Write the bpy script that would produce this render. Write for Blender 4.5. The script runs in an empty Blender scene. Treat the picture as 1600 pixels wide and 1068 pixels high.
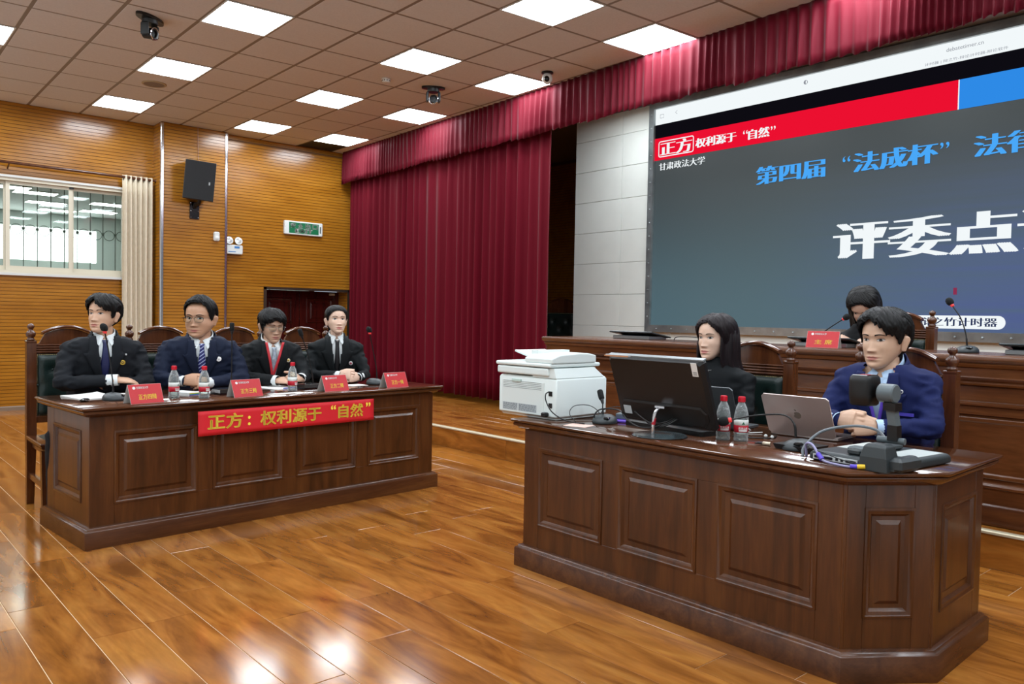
import bpy, bmesh, math, random
from mathutils import Vector, Matrix, noise
random.seed(7)
SC = bpy.context.scene
COL = SC.collection
PI = math.pi
R = math.radians

# ------------------------------------------------------------------ camera, world, exposure
cam_d = bpy.data.cameras.new('camera'); cam = bpy.data.objects.new('camera', cam_d); COL.objects.link(cam)
cam_d.sensor_width = 36.0; cam_d.lens = 36.0 * 1242.23 / 1600.0
cam_d.clip_start = 0.05; cam_d.clip_end = 100
CAM = Vector((-2.5986, -10.8629, 1.2767))
_y, _p, _r = R(41.4905), R(-1.7623), R(1.0425)
_f = Vector((math.sin(_y)*math.cos(_p), math.cos(_y)*math.cos(_p), math.sin(_p)))
_rt = Vector((math.cos(_y), -math.sin(_y), 0)); _up = _rt.cross(_f)
_r2 = _rt*math.cos(_r) + _up*math.sin(_r); _u2 = -_rt*math.sin(_r) + _up*math.cos(_r)
cam.matrix_world = Matrix(((_r2.x, _u2.x, -_f.x, CAM.x), (_r2.y, _u2.y, -_f.y, CAM.y), (_r2.z, _u2.z, -_f.z, CAM.z), (0, 0, 0, 1)))
SC.camera = cam
world = bpy.data.worlds.new('world'); SC.world = world; world.use_nodes = True
world.node_tree.nodes['Background'].inputs[0].default_value = (0.75, 0.85, 1.0, 1)
world.node_tree.nodes['Background'].inputs[1].default_value = 0.6
SC.view_settings.view_transform = 'Standard'; SC.view_settings.look = 'None'
SC.view_settings.gamma = 1.0; SC.view_settings.use_curve_mapping = False
SC.view_settings.exposure = 0.0
PANEL_POWER = 23.5          # ceiling panels
DAY_POWER = 6.0            # daylight behind the window
try:
    SC.cycles.use_denoising = True
    SC.cycles.max_bounces = 8; SC.cycles.diffuse_bounces = 4; SC.cycles.glossy_bounces = 4; SC.cycles.transmission_bounces = 8; SC.cycles.transparent_max_bounces = 8
    SC.cycles.caustics_reflective = False; SC.cycles.caustics_refractive = False
    SC.cycles.sample_clamp_indirect = 6.0
except Exception:
    pass
CEIL = 3.832

# ------------------------------------------------------------------ materials
def lin(h):
    h = h.lstrip('#'); o = []
    for i in (0, 2, 4):
        c = int(h[i:i+2], 16)/255.0
        o.append(c/12.92 if c <= 0.04045 else ((c+0.055)/1.055)**2.4)
    return (o[0], o[1], o[2], 1.0)
MATS = {}
def _new(name):
    m = bpy.data.materials.new(name); m.use_nodes = True
    nt = m.node_tree; b = nt.nodes['Principled BSDF']
    return m, nt, b
def pbr(name, c, rough=0.5, metal=0.0, spec=0.5, bump=0.0, bscale=60.0, vary=0.0, vscale=8.0, coat=0.0, emit=None, estr=0.0, trans=0.0, ior=1.45, sheen=0.0, alpha=1.0):
    if name in MATS: return MATS[name]
    m, nt, b = _new(name); N = nt.nodes; L = nt.links
    c = lin(c) if isinstance(c, str) else c
    b.inputs['Base Color'].default_value = c
    b.inputs['Roughness'].default_value = rough; b.inputs['Metallic'].default_value = metal
    b.inputs['Specular IOR Level'].default_value = spec; b.inputs['IOR'].default_value = ior
    if coat: b.inputs['Coat Weight'].default_value = coat; b.inputs['Coat Roughness'].default_value = 0.08
    if trans: b.inputs['Transmission Weight'].default_value = trans
    if sheen: b.inputs['Sheen Weight'].default_value = sheen; b.inputs['Sheen Roughness'].default_value = 0.4
    if emit: b.inputs['Emission Color'].default_value = lin(emit); b.inputs['Emission Strength'].default_value = estr
    if alpha < 1: b.inputs['Alpha'].default_value = alpha
    if bump or vary:
        tc = N.new('ShaderNodeTexCoord')
        if vary:
            n = N.new('ShaderNodeTexNoise'); n.inputs['Scale'].default_value = vscale; n.inputs['Detail'].default_value = 4
            L.new(tc.outputs['Object'], n.inputs['Vector'])
            mx = N.new('ShaderNodeMixRGB'); mx.blend_type = 'MULTIPLY'; mx.inputs['Fac'].default_value = 1
            mx.inputs['Color1'].default_value = c
            rp = N.new('ShaderNodeMapRange'); rp.inputs['From Min'].default_value = 0.3; rp.inputs['From Max'].default_value = 0.7
            rp.inputs['To Min'].default_value = 1-vary; rp.inputs['To Max'].default_value = 1+vary
            L.new(n.outputs['Fac'], rp.inputs['Value']); L.new(rp.outputs[0], mx.inputs['Color2']); L.new(mx.outputs[0], b.inputs['Base Color'])
        if bump:
            n2 = N.new('ShaderNodeTexNoise'); n2.inputs['Scale'].default_value = bscale; n2.inputs['Detail'].default_value = 3
            L.new(tc.outputs['Object'], n2.inputs['Vector'])
            bp = N.new('ShaderNodeBump'); bp.inputs['Strength'].default_value = bump; bp.inputs['Distance'].default_value = 0.004
            L.new(n2.outputs['Fac'], bp.inputs['Height']); L.new(bp.outputs[0], b.inputs['Normal'])
    MATS[name] = m
    return m
def wood(name, c1, c2, c3, scale=(6, 1, 6), rough=0.25, coat=0.0, swirl=2.0, randomize=False, spec=0.5, amt=0.15):
    """grain of three tones; scale stretches the noise so that the grain runs along the smallest axis"""
    if name in MATS: return MATS[name]
    m, nt, b = _new(name); N = nt.nodes; L = nt.links
    tc = N.new('ShaderNodeTexCoord'); mp = N.new('ShaderNodeMapping'); mp.inputs['Scale'].default_value = scale
    L.new(tc.outputs['Object'], mp.inputs['Vector'])
    vec = mp.outputs[0]; rnd = None
    if randomize:
        oi = N.new('ShaderNodeObjectInfo'); at = N.new('ShaderNodeAttribute'); at.attribute_name = 'prand'
        ad = N.new('ShaderNodeMath'); ad.operation = 'ADD'; L.new(oi.outputs['Random'], ad.inputs[0]); L.new(at.outputs['Fac'], ad.inputs[1])
        fr = N.new('ShaderNodeMath'); fr.operation = 'FRACT'; L.new(ad.outputs[0], fr.inputs[0]); rnd = fr.outputs[0]
        ml = N.new('ShaderNodeMath'); ml.operation = 'MULTIPLY'; ml.inputs[1].default_value = 57.0; L.new(rnd, ml.inputs[0])
        va = N.new('ShaderNodeVectorMath'); va.operation = 'ADD'; L.new(vec, va.inputs[0]); L.new(ml.outputs[0], va.inputs[1]); vec = va.outputs[0]
    n1 = N.new('ShaderNodeTexNoise'); n1.inputs['Scale'].default_value = 1.0; n1.inputs['Detail'].default_value = 6; n1.inputs['Distortion'].default_value = swirl
    L.new(vec, n1.inputs['Vector'])
    n2 = N.new('ShaderNodeTexNoise'); n2.inputs['Scale'].default_value = 7.0; n2.inputs['Detail'].default_value = 3; n2.inputs['Distortion'].default_value = 0.4
    L.new(vec, n2.inputs['Vector'])
    cr = N.new('ShaderNodeValToRGB'); e = cr.color_ramp.elements
    e[0].position = 0.30; e[0].color = lin(c1); e[1].position = 0.72; e[1].color = lin(c3)
    k = cr.color_ramp.elements.new(0.5); k.color = lin(c2)
    L.new(n1.outputs['Fac'], cr.inputs['Fac'])
    mr = N.new('ShaderNodeMapRange'); mr.inputs['From Min'].default_value = 0.3; mr.inputs['From Max'].default_value = 0.7
    mr.inputs['To Min'].default_value = 1-amt; mr.inputs['To Max'].default_value = 1+amt; L.new(n2.outputs['Fac'], mr.inputs['Value'])
    mx = N.new('ShaderNodeMixRGB'); mx.blend_type = 'MULTIPLY'; mx.inputs['Fac'].default_value = 1
    L.new(cr.outputs[0], mx.inputs['Color1']); L.new(mr.outputs[0], mx.inputs['Color2'])
    out = mx.outputs[0]
    if randomize:
        r2 = N.new('ShaderNodeMapRange'); r2.inputs['To Min'].default_value = 0.86; r2.inputs['To Max'].default_value = 1.14; L.new(rnd, r2.inputs['Value'])
        m2 = N.new('ShaderNodeMixRGB'); m2.blend_type = 'MULTIPLY'; m2.inputs['Fac'].default_value = 1; L.new(out, m2.inputs['Color1']); L.new(r2.outputs[0], m2.inputs['Color2']); out = m2.outputs[0]
    L.new(out, b.inputs['Base Color'])
    b.inputs['Roughness'].default_value = rough; b.inputs['Specular IOR Level'].default_value = spec
    if coat: b.inputs['Coat Weight'].default_value = coat; b.inputs['Coat Roughness'].default_value = 0.06
    bp = N.new('ShaderNodeBump'); bp.inputs['Strength'].default_value = 0.015; bp.inputs['Distance'].default_value = 0.002
    L.new(n2.outputs['Fac'], bp.inputs['Height']); L.new(bp.outputs[0], b.inputs['Normal'])
    MATS[name] = m
    return m
def emis(name, c, s):
    if name in MATS: return MATS[name]
    m = bpy.data.materials.new(name); m.use_nodes = True; nt = m.node_tree
    nt.nodes.remove(nt.nodes['Principled BSDF']); e = nt.nodes.new('ShaderNodeEmission')
    e.inputs[0].default_value = lin(c) if isinstance(c, str) else c; e.inputs[1].default_value = s
    nt.links.new(e.outputs[0], nt.nodes['Material Output'].inputs[0]); MATS[name] = m
    return m

M_floor = wood('laminate floor', '683b13', '8e5722', 'a26c2f', (6.5, 1.3, 6.5), rough=0.13, swirl=1.6, randomize=True, spec=0.5, amt=0.10)
M_seam_glint = pbr('floor seam glint', 'dcc09a', 0.5)  # pale gap colour stands in for the highlight on the plank bevels
M_wallwood = wood('amber wall board', '945e17', 'a0691d', 'ab7426', (1.2, 6, 6), rough=0.22, swirl=0.6, amt=0.06)
M_groove = pbr('dark wall groove', '5c3a14', 0.7)
M_desk = wood('walnut desk', '371d0b', '4a2811', '583317', (14, 14, 1.4), rough=0.28, swirl=0.8, amt=0.14, coat=0.08)
M_desk_h = wood('walnut desk sideways grain', '3a1f0d', '4b2913', '583419', (1.4, 14, 14), rough=0.26, swirl=0.8, amt=0.14, coat=0.08)
M_top = wood('polished walnut top', '3c2114', '4a2a18', '553420', (1.6, 7, 7), rough=0.13, swirl=0.8, amt=0.10, coat=0.4)
M_jud = wood('red walnut judge table', '452412', '583118', '673d20', (10, 1.3, 10), rough=0.24, swirl=0.7, amt=0.14, coat=0.2)
M_chair = wood('mahogany chair', '3c1f10', '502b16', '5e361d', (14, 14, 1.5), rough=0.22, swirl=0.8, amt=0.12, coat=0.2)
M_door = wood('dark red door', '2c0806', '3c0e0a', '48130d', (12, 12, 1.5), rough=0.25, swirl=0.6, amt=0.15)
M_leather = pbr('dark green leather', '12221f', 0.38, bump=0.25, bscale=130)
M_brass = pbr('brass nail', 'b8a070', 0.3, 1.0)
M_chrome = pbr('polished steel', 'd4d4d8', 0.16, 1.0)
M_steel = pbr('brushed dark steel', '9aa2a4', 0.35, 0.65, vary=0.25, vscale=6)
M_tile = pbr('mineral ceiling tile', 'd6d8da', 0.95, bump=0.35, bscale=220, vary=0.04, vscale=60, spec=0.1)
M_tee = pbr('ceiling grid bar', '857c72', 0.5)
M_black = pbr('black plastic', '0c0c0d', 0.42)
M_gloss = pbr('glossy black plastic', '0a0a0b', 0.16)
M_dark = pbr('dark void', '0d0907', 0.9)
M_greyp = pbr('grey slate plastic', '2c3234', 0.42)
M_grey2 = pbr('mid grey plastic', '566064', 0.4)
M_white = pbr('white plastic', 'd7dcda', 0.4)
M_printer = pbr('printer white', 'd8e2e0', 0.45)
M_paper = pbr('white paper', 'dcdcd8', 0.75)
M_red = pbr('red card', 'b5121c', 0.42)
M_redcloth = pbr('red banner cloth', 'd01c28', 0.6)
M_yellow = pbr('yellow lettering', 'ffe552', 0.5)
M_whitei = pbr('white print', 'e8e6e4', 0.5)
M_velvet = pbr('crimson velvet', '5c0115', 0.7, sheen=0.08, bump=0.1, bscale=240, spec=0.15)
M_velvet2 = pbr('crimson pelmet velvet', '5e0519', 0.65, sheen=0.12, bump=0.1, bscale=240, spec=0.2)
M_beige = pbr('beige drape', 'cfc3ad', 0.8, vary=0.05, vscale=20, bump=0.15, bscale=400)
M_alu = pbr('cream window frame', 'cfc8b4', 0.4)
M_iron = pbr('grey iron grille', '6c736c', 0.5)
M_panel = pbr('pale acoustic panel', 'eaefe9', 0.7, bump=0.15, bscale=300, vary=0.03, vscale=3)
M_panelgap = pbr('panel joint', '8a8d88', 0.8)
M_light = emis('lit ceiling panel', (0.90, 0.98, 1.05, 1), PANEL_POWER)
M_glass = None

# ------------------------------------------------------------------ mesh building
class MB:
    def __init__(s): s.v = []; s.f = []; s.m = []
    def add(s, vs, fs, mi=0, M=None):
        o = len(s.v)
        for p in vs:
            p = Vector(p); s.v.append(tuple(M @ p) if M else tuple(p))
        for f in fs: s.f.append([i+o for i in f]); s.m.append(mi)
        return s
    def box(s, x0, x1, y0, y1, z0, z1, mi=0, M=None):
        return s.add([(x0,y0,z0),(x1,y0,z0),(x1,y1,z0),(x0,y1,z0),(x0,y0,z1),(x1,y0,z1),(x1,y1,z1),(x0,y1,z1)],
                     [(3,2,1,0),(4,5,6,7),(0,1,5,4),(1,2,6,5),(2,3,7,6),(3,0,4,7)], mi, M)
    def cbox(s, c, d, mi=0, M=None, ch=0.0):
        x, y, z = c; a, b, e = d[0]/2, d[1]/2, d[2]/2
        if ch <= 0: return s.box(x-a, x+a, y-b, y+b, z-e, z+e, mi, M)
        # chamfered box: loft of octagon loops
        k = min(ch, a*0.9, b*0.9, e*0.9); loops = []
        for zz, ins in ((-e, k), (-e+k, 0), (e-k, 0), (e, k)):
            A, B = a-ins, b-ins
            q = k
            loops.append([(x-A+q*0.6, y-B, z+zz), (x+A-q*0.6, y-B, z+zz), (x+A, y-B+q*0.6, z+zz), (x+A, y+B-q*0.6, z+zz),
                          (x+A-q*0.6, y+B, z+zz), (x-A+q*0.6, y+B, z+zz), (x-A, y+B-q*0.6, z+zz), (x-A, y-B+q*0.6, z+zz)])
        return s.loft(loops, mi=mi, M=M)
    def loft(s, loops, cap0=True, cap1=True, mi=0, M=None, closed=True):
        n = len(loops[0]); vs = [p for l in loops for p in l]; fs = []
        for i in range(len(loops)-1):
            for j in range(n if closed else n-1):
                k = (j+1) % n
                fs.append((i*n+j, i*n+k, (i+1)*n+k, (i+1)*n+j))
        if cap0: fs.append(tuple(range(n-1, -1, -1)))
        if cap1: fs.append(tuple(range((len(loops)-1)*n, len(loops)*n)))
        return s.add(vs, fs, mi, M)
    def tube(s, pts, r, n=8, mi=0, M=None, caps=True, flat=1.0):
        pts = [Vector(p) for p in pts]
        rr = r if isinstance(r, (list, tuple)) else [r]*len(pts)
        t0 = (pts[1]-pts[0]).normalized()
        up = Vector((0, 0, 1)) if abs(t0.z) < 0.9 else Vector((1, 0, 0))
        a = t0.cross(up).normalized(); loops = []
        for i, p in enumerate(pts):
            t = (pts[min(i+1, len(pts)-1)] - pts[max(i-1, 0)]).normalized()
            a = (a - t*a.dot(t)).normalized(); b = t.cross(a)
            loops.append([p + (a*math.cos(q) + b*math.sin(q)*flat)*rr[i] for q in [2*PI*k/n for k in range(n)]])
        return s.loft(loops, caps, caps, mi, M)
    def lathe(s, prof, n=16, c=(0, 0, 0), mi=0, M=None, cap=True):
        loops = [[(c[0]+max(r, 1e-5)*math.cos(2*PI*k/n), c[1]+max(r, 1e-5)*math.sin(2*PI*k/n), c[2]+z) for k in range(n)] for r, z in prof]
        return s.loft(loops, cap, cap, mi, M)
    def sphere(s, c, r, nu=12, nv=8, mi=0, M=None):
        if not isinstance(r, (list, tuple)): r = (r, r, r)
        loops = []
        for i in range(nv+1):
            t = -PI/2 + PI*i/nv; cz = math.cos(t) if 0 < i < nv else 0.02
            loops.append([(c[0]+r[0]*cz*math.cos(2*PI*k/nu), c[1]+r[1]*cz*math.sin(2*PI*k/nu), c[2]+r[2]*math.sin(t)) for k in range(nu)])
        return s.loft(loops, True, True, mi, M)
    def grid(s, P, mi=0, M=None, closed=False):
        nr, nc = len(P), len(P[0]); fs = []
        for i in range(nr-1):
            for j in range(nc if closed else nc-1):
                k = (j+1) % nc
                fs.append((i*nc+j, i*nc+k, (i+1)*nc+k, (i+1)*nc+j))
        return s.add([p for r in P for p in r], fs, mi, M)
    def mesh(s, name, mats, smooth=None):
        me = bpy.data.meshes.new(name); me.from_pydata(s.v, [], s.f)
        mats = mats if isinstance(mats, (list, tuple)) else [mats]
        for m in mats: me.materials.append(m)
        if len(mats) > 1: me.polygons.foreach_set('material_index', s.m)
        if smooth:
            me.polygons.foreach_set('use_smooth', [True]*len(me.polygons))
            if smooth < 180: me.set_sharp_from_angle(angle=R(smooth))
        me.update()
        return me
    def build(s, name, mats, parent=None, smooth=None, loc=None, rz=0.0):
        o = bpy.data.objects.new(name, s.mesh(name, mats, smooth)); COL.objects.link(o)
        if parent: o.parent = parent
        if loc: o.location = loc
        if rz: o.rotation_euler[2] = rz
        return o
def tag(o, label=None, cat=None, group=None, kind=None):
    if label: o['label'] = label
    if cat: o['category'] = cat
    if group: o['group'] = group
    if kind: o['kind'] = kind
    return o
def thing(name, label, cat, loc=(0, 0, 0), rz=0.0, group=None):
    o = bpy.data.objects.new(name, None); COL.objects.link(o); o.empty_display_size = 0.05
    o.location = loc; o.rotation_euler = (0, 0, rz)
    return tag(o, label, cat, group)
def copy_tree(o, parent=None):
    kids = list(o.children)
    c = o.copy(); COL.objects.link(c); c.parent = parent
    for k in kids: copy_tree(k, c)
    return c
def struct(o): o['kind'] = 'structure'; return o
def bevel(o, w=0.004, seg=2):
    m = o.modifiers.new('bevel', 'BEVEL'); m.width = w; m.segments = seg; m.limit_method = 'ANGLE'; return o
def solid(o, t, off=0.0):
    m = o.modifiers.new('thickness', 'SOLIDIFY'); m.thickness = t; m.offset = off; return o
def text_mesh(body, size=1.0, off=0.0, sx=1.0, align='LEFT', extrude=0.0, space=1.0):
    """lettering as mesh data in its own XY plane, returned as verts, faces, width, ymin, ymax"""
    c = bpy.data.curves.new('t', 'FONT'); c.body = body; c.size = size; c.offset = off; c.extrude = extrude; c.resolution_u = 3; c.space_character = space
    o = bpy.data.objects.new('t', c); COL.objects.link(o)
    dg = bpy.context.evaluated_depsgraph_get(); dg.update()
    me = bpy.data.meshes.new_from_object(o.evaluated_get(dg))
    vs = [v.co.copy() for v in me.vertices]; fs = [tuple(p.vertices) for p in me.polygons]
    bpy.data.objects.remove(o); bpy.data.curves.remove(c); bpy.data.meshes.remove(me)
    x0 = min(v.x for v in vs); x1 = max(v.x for v in vs)
    for v in vs: v.x = (v.x-x0)*sx
    w = (x1-x0)*sx
    if align == 'CENTER':
        for v in vs: v.x -= w/2
    return vs, fs, w, min(v.y for v in vs), max(v.y for v in vs)
def lettering(name, body, mat, parent, M, width=None, height=None, off=0.0, heavy=0.0, extrude=0.0, space=1.0, flat=False):
    """text fitted to width x height, lower left corner at the origin of M (x right, y up)"""
    vs, fs, w, y0, y1 = text_mesh(body, 1.0, off, extrude=extrude, space=space)
    sx = width/(w) if width else 1.0; sy = height/(y1-y0) if height else sx
    if not width: sx = sy
    mb = MB()
    h = heavy if heavy is not None else 0.0
    for kx, ky in ([(0, 0)] if not h else [(h*q, 0) for q in (-1, -.5, 0, .5, 1)] if flat else [(-h, 0), (h, 0), (0, h*0.5), (0, -h*0.5), (-h/2, 0), (h/2, 0)]):
        mb.add([(v.x*sx + kx, (v.y-y0)*sy + ky, v.z*sy) for v in vs], fs, 0, M)
    return mb.build(name, mat, parent)
def basis(o, ex, ey, ez=None):
    ex = Vector(ex).normalized(); ey = Vector(ey).normalized(); ez = ex.cross(ey) if ez is None else Vector(ez)
    o = Vector(o)
    return Matrix(((ex.x, ey.x, ez.x, o.x), (ex.y, ey.y, ez.y, o.y), (ex.z, ey.z, ez.z, o.z), (0, 0, 0, 1)))
def spline(pts, n=8):
    """Catmull-Rom through the points"""
    P = [Vector(p) for p in pts]; P = [P[0]*2-P[1]] + P + [P[-1]*2-P[-2]]; out = []
    for i in range(1, len(P)-2):
        for k in range(n):
            t = k/n; a, b, c, d = P[i-1], P[i], P[i+1], P[i+2]
            out.append(0.5*((2*b) + (c-a)*t + (2*a-5*b+4*c-d)*t*t + (3*b-a-3*c+d)*t**3))
    out.append(P[-2].copy())
    return out
def poly_off(poly, d):
    n = len(poly); out = []
    for i in range(n):
        p0, p1, p2 = Vector(poly[i-1]), Vector(poly[i]), Vector(poly[(i+1) % n])
        a = (p1-p0).normalized(); b = (p2-p1).normalized()
        na = Vector((a.y, -a.x)); nb = Vector((b.y, -b.x))       # outward for a counter-clockwise outline
        k = (na+nb); k = k/(k.dot(na) if abs(k.dot(na)) > 1e-6 else 1)
        out.append(p1 + k*d)
    return out
def poly_loft(mb, poly, prof, mi=0, M=None):
    return mb.loft([[(q.x, q.y, z) for q in poly_off(poly, d)] for d, z in prof], mi=mi, M=M)
def pixel(P):
    """where a point of the place falls in the 1600 x 1068 photograph (to tell which planks and tiles are in view)"""
    d = Vector(P)-CAM; z = d.dot(_f)
    if z < 0.1: return None
    return 800+1242.23*d.dot(_r2)/z, 534-1242.23*d.dot(_u2)/z
def in_view(pts, m=60):
    for P in pts:
        q = pixel(P)
        if q and -m < q[0] < 1600+m and -m < q[1] < 1068+m: return True
    return False
# ------------------------------------------------------------------ floor of laminate planks
XW, YR, YB = -6.5, -17.0, 0.70
STX, STZ = 2.06, 0.197
floor = struct(MB().box(XW, 7.0, YR, YB+0.3, -0.06, -0.003).build('floor', M_seam_glint))
def plank_mesh(w, l, h=0.02, b=0.0012):
    mb = MB(); g = 0.0017
    mb.loft([[(g,g,-h),(w-g,g,-h),(w-g,l-g,-h),(g,l-g,-h)], [(g,g,-b),(w-g,g,-b),(w-g,l-g,-b),(g,l-g,-b)], [(g+b,g+b,0),(w-g-b,g+b,0),(w-g-b,l-g-b,0),(g+b,l-g-b,0)]], cap0=False)
    return mb
def lay(parent, x0, x1, y0, y1, z, w=0.2, l=1.2, seed=1, most=300):
    rnd = random.Random(seed); seen = []; rest = []
    n = max(1, round((x1-x0)/w)); w = (x1-x0)/n
    for i in range(n):
        y = y0 - rnd.random()*l
        while y < y1:
            a = max(y, y0); b = min(y+l, y1)
            if b-a > 0.03:
                x = x0+i*w
                pts = [(x+w/2, a+(b-a)*t, z) for t in (0, .25, .5, .75, 1)]
                (seen if in_view(pts) and z < 1 else rest).append((x, a, b-a))
            y += l
    seen.sort(key=lambda t: (Vector((t[0], t[1], 0))-CAM).length)
    rest += seen[most:]; seen = seen[:most]
    cache = {}
    for x, a, ln in seen:
        k = round(ln, 3)
        if k not in cache: cache[k] = plank_mesh(w, ln).mesh('plank', M_floor)
        o = bpy.data.objects.new('plank', cache[k]); COL.objects.link(o); o.parent = parent; o.location = (x, a, z)
    mb = MB(); pr = []
    for x, a, ln in rest:
        n0 = len(mb.f); q = plank_mesh(w, ln); mb.add(q.v, q.f, 0, Matrix.Translation((x, a, z)))
        pr += [rnd.random()]*(len(mb.f)-n0)
    if mb.f:
        o = mb.build('plank_field', M_floor, parent); o['kind'] = 'stuff'
        at = o.data.attributes.new('prand', 'FLOAT', 'FACE'); at.data.foreach_set('value', pr)
CX, CY = -3.4, -12.0            # beyond these an unseen pale carpet is added for neutral bounce light
lay(floor, CX, STX, CY, YB, 0.0, seed=3)
struct(MB().box(XW, CX, YR, YB, -0.002, 0.004).box(CX, STX, YR, CY, -0.002, 0.004).build('floor_bounce_carpet', pbr('added bounce carpet', 'c2c4c4', 0.9, bump=0.4, bscale=300)))
stage = struct(MB().box(STX+0.012, 7.0, YR, YB+0.3, -0.05, STZ-0.02).build('floor_stage', M_seam_glint))
lay(stage, STX+0.035, STX+0.035+3.0, YR, 0.46, STZ, seed=5)
lay(stage, STX+3.035, 6.8, YR, 0.46, STZ, seed=6, most=40)
y = 0.46; k = 0
riser_cache = {}
while y > YR:                                   # boards of the step, one by one
    ln = 1.2
    if 'r' not in riser_cache: riser_cache['r'] = MB().cbox((0.006, -ln/2, (STZ-0.016)/2), (0.012, ln-0.002, STZ-0.016), ch=0.0012).mesh('riser_board', M_floor)
    o = bpy.data.objects.new('riser_board', riser_cache['r']); COL.objects.link(o); o.parent = stage; o.location = (STX, y, 0)
    y -= ln
nose = struct(MB().loft([[(STX-0.006, yy, STZ-0.014), (STX+0.036, yy, STZ-0.014), (STX+0.036, yy, STZ+0.003), (STX, yy, STZ+0.003), (STX-0.006, yy, STZ-0.003)] for yy in (0.46, YR)]).build('trim_1', pbr('pale step edge', 'c9bfa4', 0.35, 0.3)))

# ------------------------------------------------------------------ ceiling: grid, tiles, lights
def cg(u, v): return (0.5855*v-0.0107*u+0.0477, -0.0354*v-0.643*u+0.1373)
ceiling = struct(MB().box(XW, 7.0, YR, YB+0.3, CEIL+0.05, CEIL+0.12).build('ceiling', M_tee))
tee = MB(); w = 0.016
for v in range(-12, 8):
    a = cg(-1.2, v); b = cg(27, v); tee.loft([[(p[0]-w, p[1], CEIL-0.003), (p[0]+w, p[1], CEIL-0.003), (p[0]+w, p[1], CEIL+0.03), (p[0]-w, p[1], CEIL+0.03)] for p in (a, b)])
for u in range(-1, 28):
    a = cg(u, -12); b = cg(u, 7); tee.loft([[(p[0], p[1]-w, CEIL-0.0025), (p[0], p[1]+w, CEIL-0.0025), (p[0], p[1]+w, CEIL+0.03), (p[0], p[1]-w, CEIL+0.03)] for p in (a, b)])
tee.build('grid_bars', M_tee, ceiling)
LU = (0, 3, 6, 9, 12, 15, 18, 21); LV = (-9, -6, -3, 0, 3, 5)
def quad(m0, z, u0=0, v0=0, u1=1, v1=1):
    o = cg(0, 0); pts = []
    for u, v, su, sv in ((u0, v0, 1, 1), (u0, v1, 1, -1), (u1, v1, -1, -1), (u1, v0, -1, 1)):
        p = cg(u+su*m0/0.64, v+sv*m0/0.5855); pts.append((p[0]-o[0], p[1]-o[1], z))
    return pts
def tile_mb(m0):
    return MB().loft([quad(m0-0.004, 0.012), quad(m0-0.004, -0.001), quad(m0+0.003, -0.005)], cap0=True)
tile_me = tile_mb(0.016).mesh('tile', M_tile)
rest = MB(); seen = []
for u in range(-1, 26):
    for v in range(-11, 6+1):
        if u in LU and v in LV: continue
        if (u, v) == (-1, 5): continue
        p = cg(u, v)
        pts = [(*cg(u+a, v+b), CEIL) for a in (0, .5, 1) for b in (0, .5, 1)]
        if in_view(pts, 20): seen.append((u, v))
        else: rest.add(tile_mb(0.016).v, tile_mb(0.016).f, 0, Matrix.Translation((p[0], p[1], CEIL)))
for u, v in seen[:300]:
    o = bpy.data.objects.new('tile', tile_me); COL.objects.link(o); o.parent = ceiling; p = cg(u, v); o.location = (p[0], p[1], CEIL)
for u, v in seen[300:]:
    rest.add(tile_mb(0.016).v, tile_mb(0.016).f, 0, Matrix.Translation((*cg(u, v), CEIL)))
rest.build('tile_field', M_tile, ceiling)['kind'] = 'stuff'
frame_me = MB()
lo = [quad(0.004, 0.012), quad(0.004, -0.010), quad(0.016, -0.010), quad(0.020, -0.004)]
frame_me.loft(lo, False, False); frame_me = frame_me.mesh('frame', M_white)
diff_me = MB().add(quad(0.019, -0.006), [(0, 1, 2, 3)]).mesh('diffuser', M_light)
LLAB = {(0, 0): 'small lit ceiling panel nearest the wooden wall above the window and beige drape',
        (3, 0): 'lit ceiling panel between the round ceiling loudspeaker and the near black camera',
        (6, 0): 'large lit ceiling panel cut by the top edge, above the left desk',
        (0, 3): 'lit ceiling panel close to the wooden wall, right of the steel-edged pilaster',
        (3, 3): 'lit ceiling panel left of the small white smoke detector',
        (6, 3): 'lit ceiling panel above and right of the small white smoke detector',
        (9, 3): 'large lit ceiling panel cut by the top edge of the photo near the centre',
        (0, 5): 'smallest lit ceiling panel, beside the dark air vent in the far corner',
        (3, 5): 'lit ceiling panel under the far black ceiling camera, close to the red pelmet',
        (6, 5): 'lit ceiling panel beside the white dome camera near the red pelmet',
        (9, 5): 'large lit ceiling panel beside the red pelmet, nearest the big screen',
        (12, 5): 'lit ceiling panel showing only a corner at the top edge above the screen'}
for u in LU:
    for v in LV:
        p = cg(u, v)
        t = thing('ceiling_light', LLAB.get((u, v), 'lit square ceiling panel over the seats outside the photograph'), 'ceiling light', (p[0], p[1], CEIL), group='square lit ceiling panels' if (u, v) in LLAB else 'ceiling panels over the hall behind the photographer')
        for nm, me in (('frame', frame_me), ('diffuser', diff_me)):
            o = bpy.data.objects.new(nm, me); COL.objects.link(o); o.parent = t
for k, u in enumerate((6.6, 9, 11.5, 14, 17)):      # lights over the stage, behind the pelmet
    p = cg(u, 6.75)
    t = thing('stage_light', 'lit square panel over the stage hidden behind the pelmet', 'ceiling light', (p[0], p[1], CEIL), group='panels over the stage behind the pelmet')
    for nm, me in (('frame', frame_me), ('diffuser', MB().add(quad(0.019, -0.006), [(0, 1, 2, 3)]).mesh('diffuser', emis('lit stage panel', (0.92, 0.98, 1.03, 1), 22.0)))):
        o = bpy.data.objects.new(nm, me); COL.objects.link(o); o.parent = t
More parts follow.
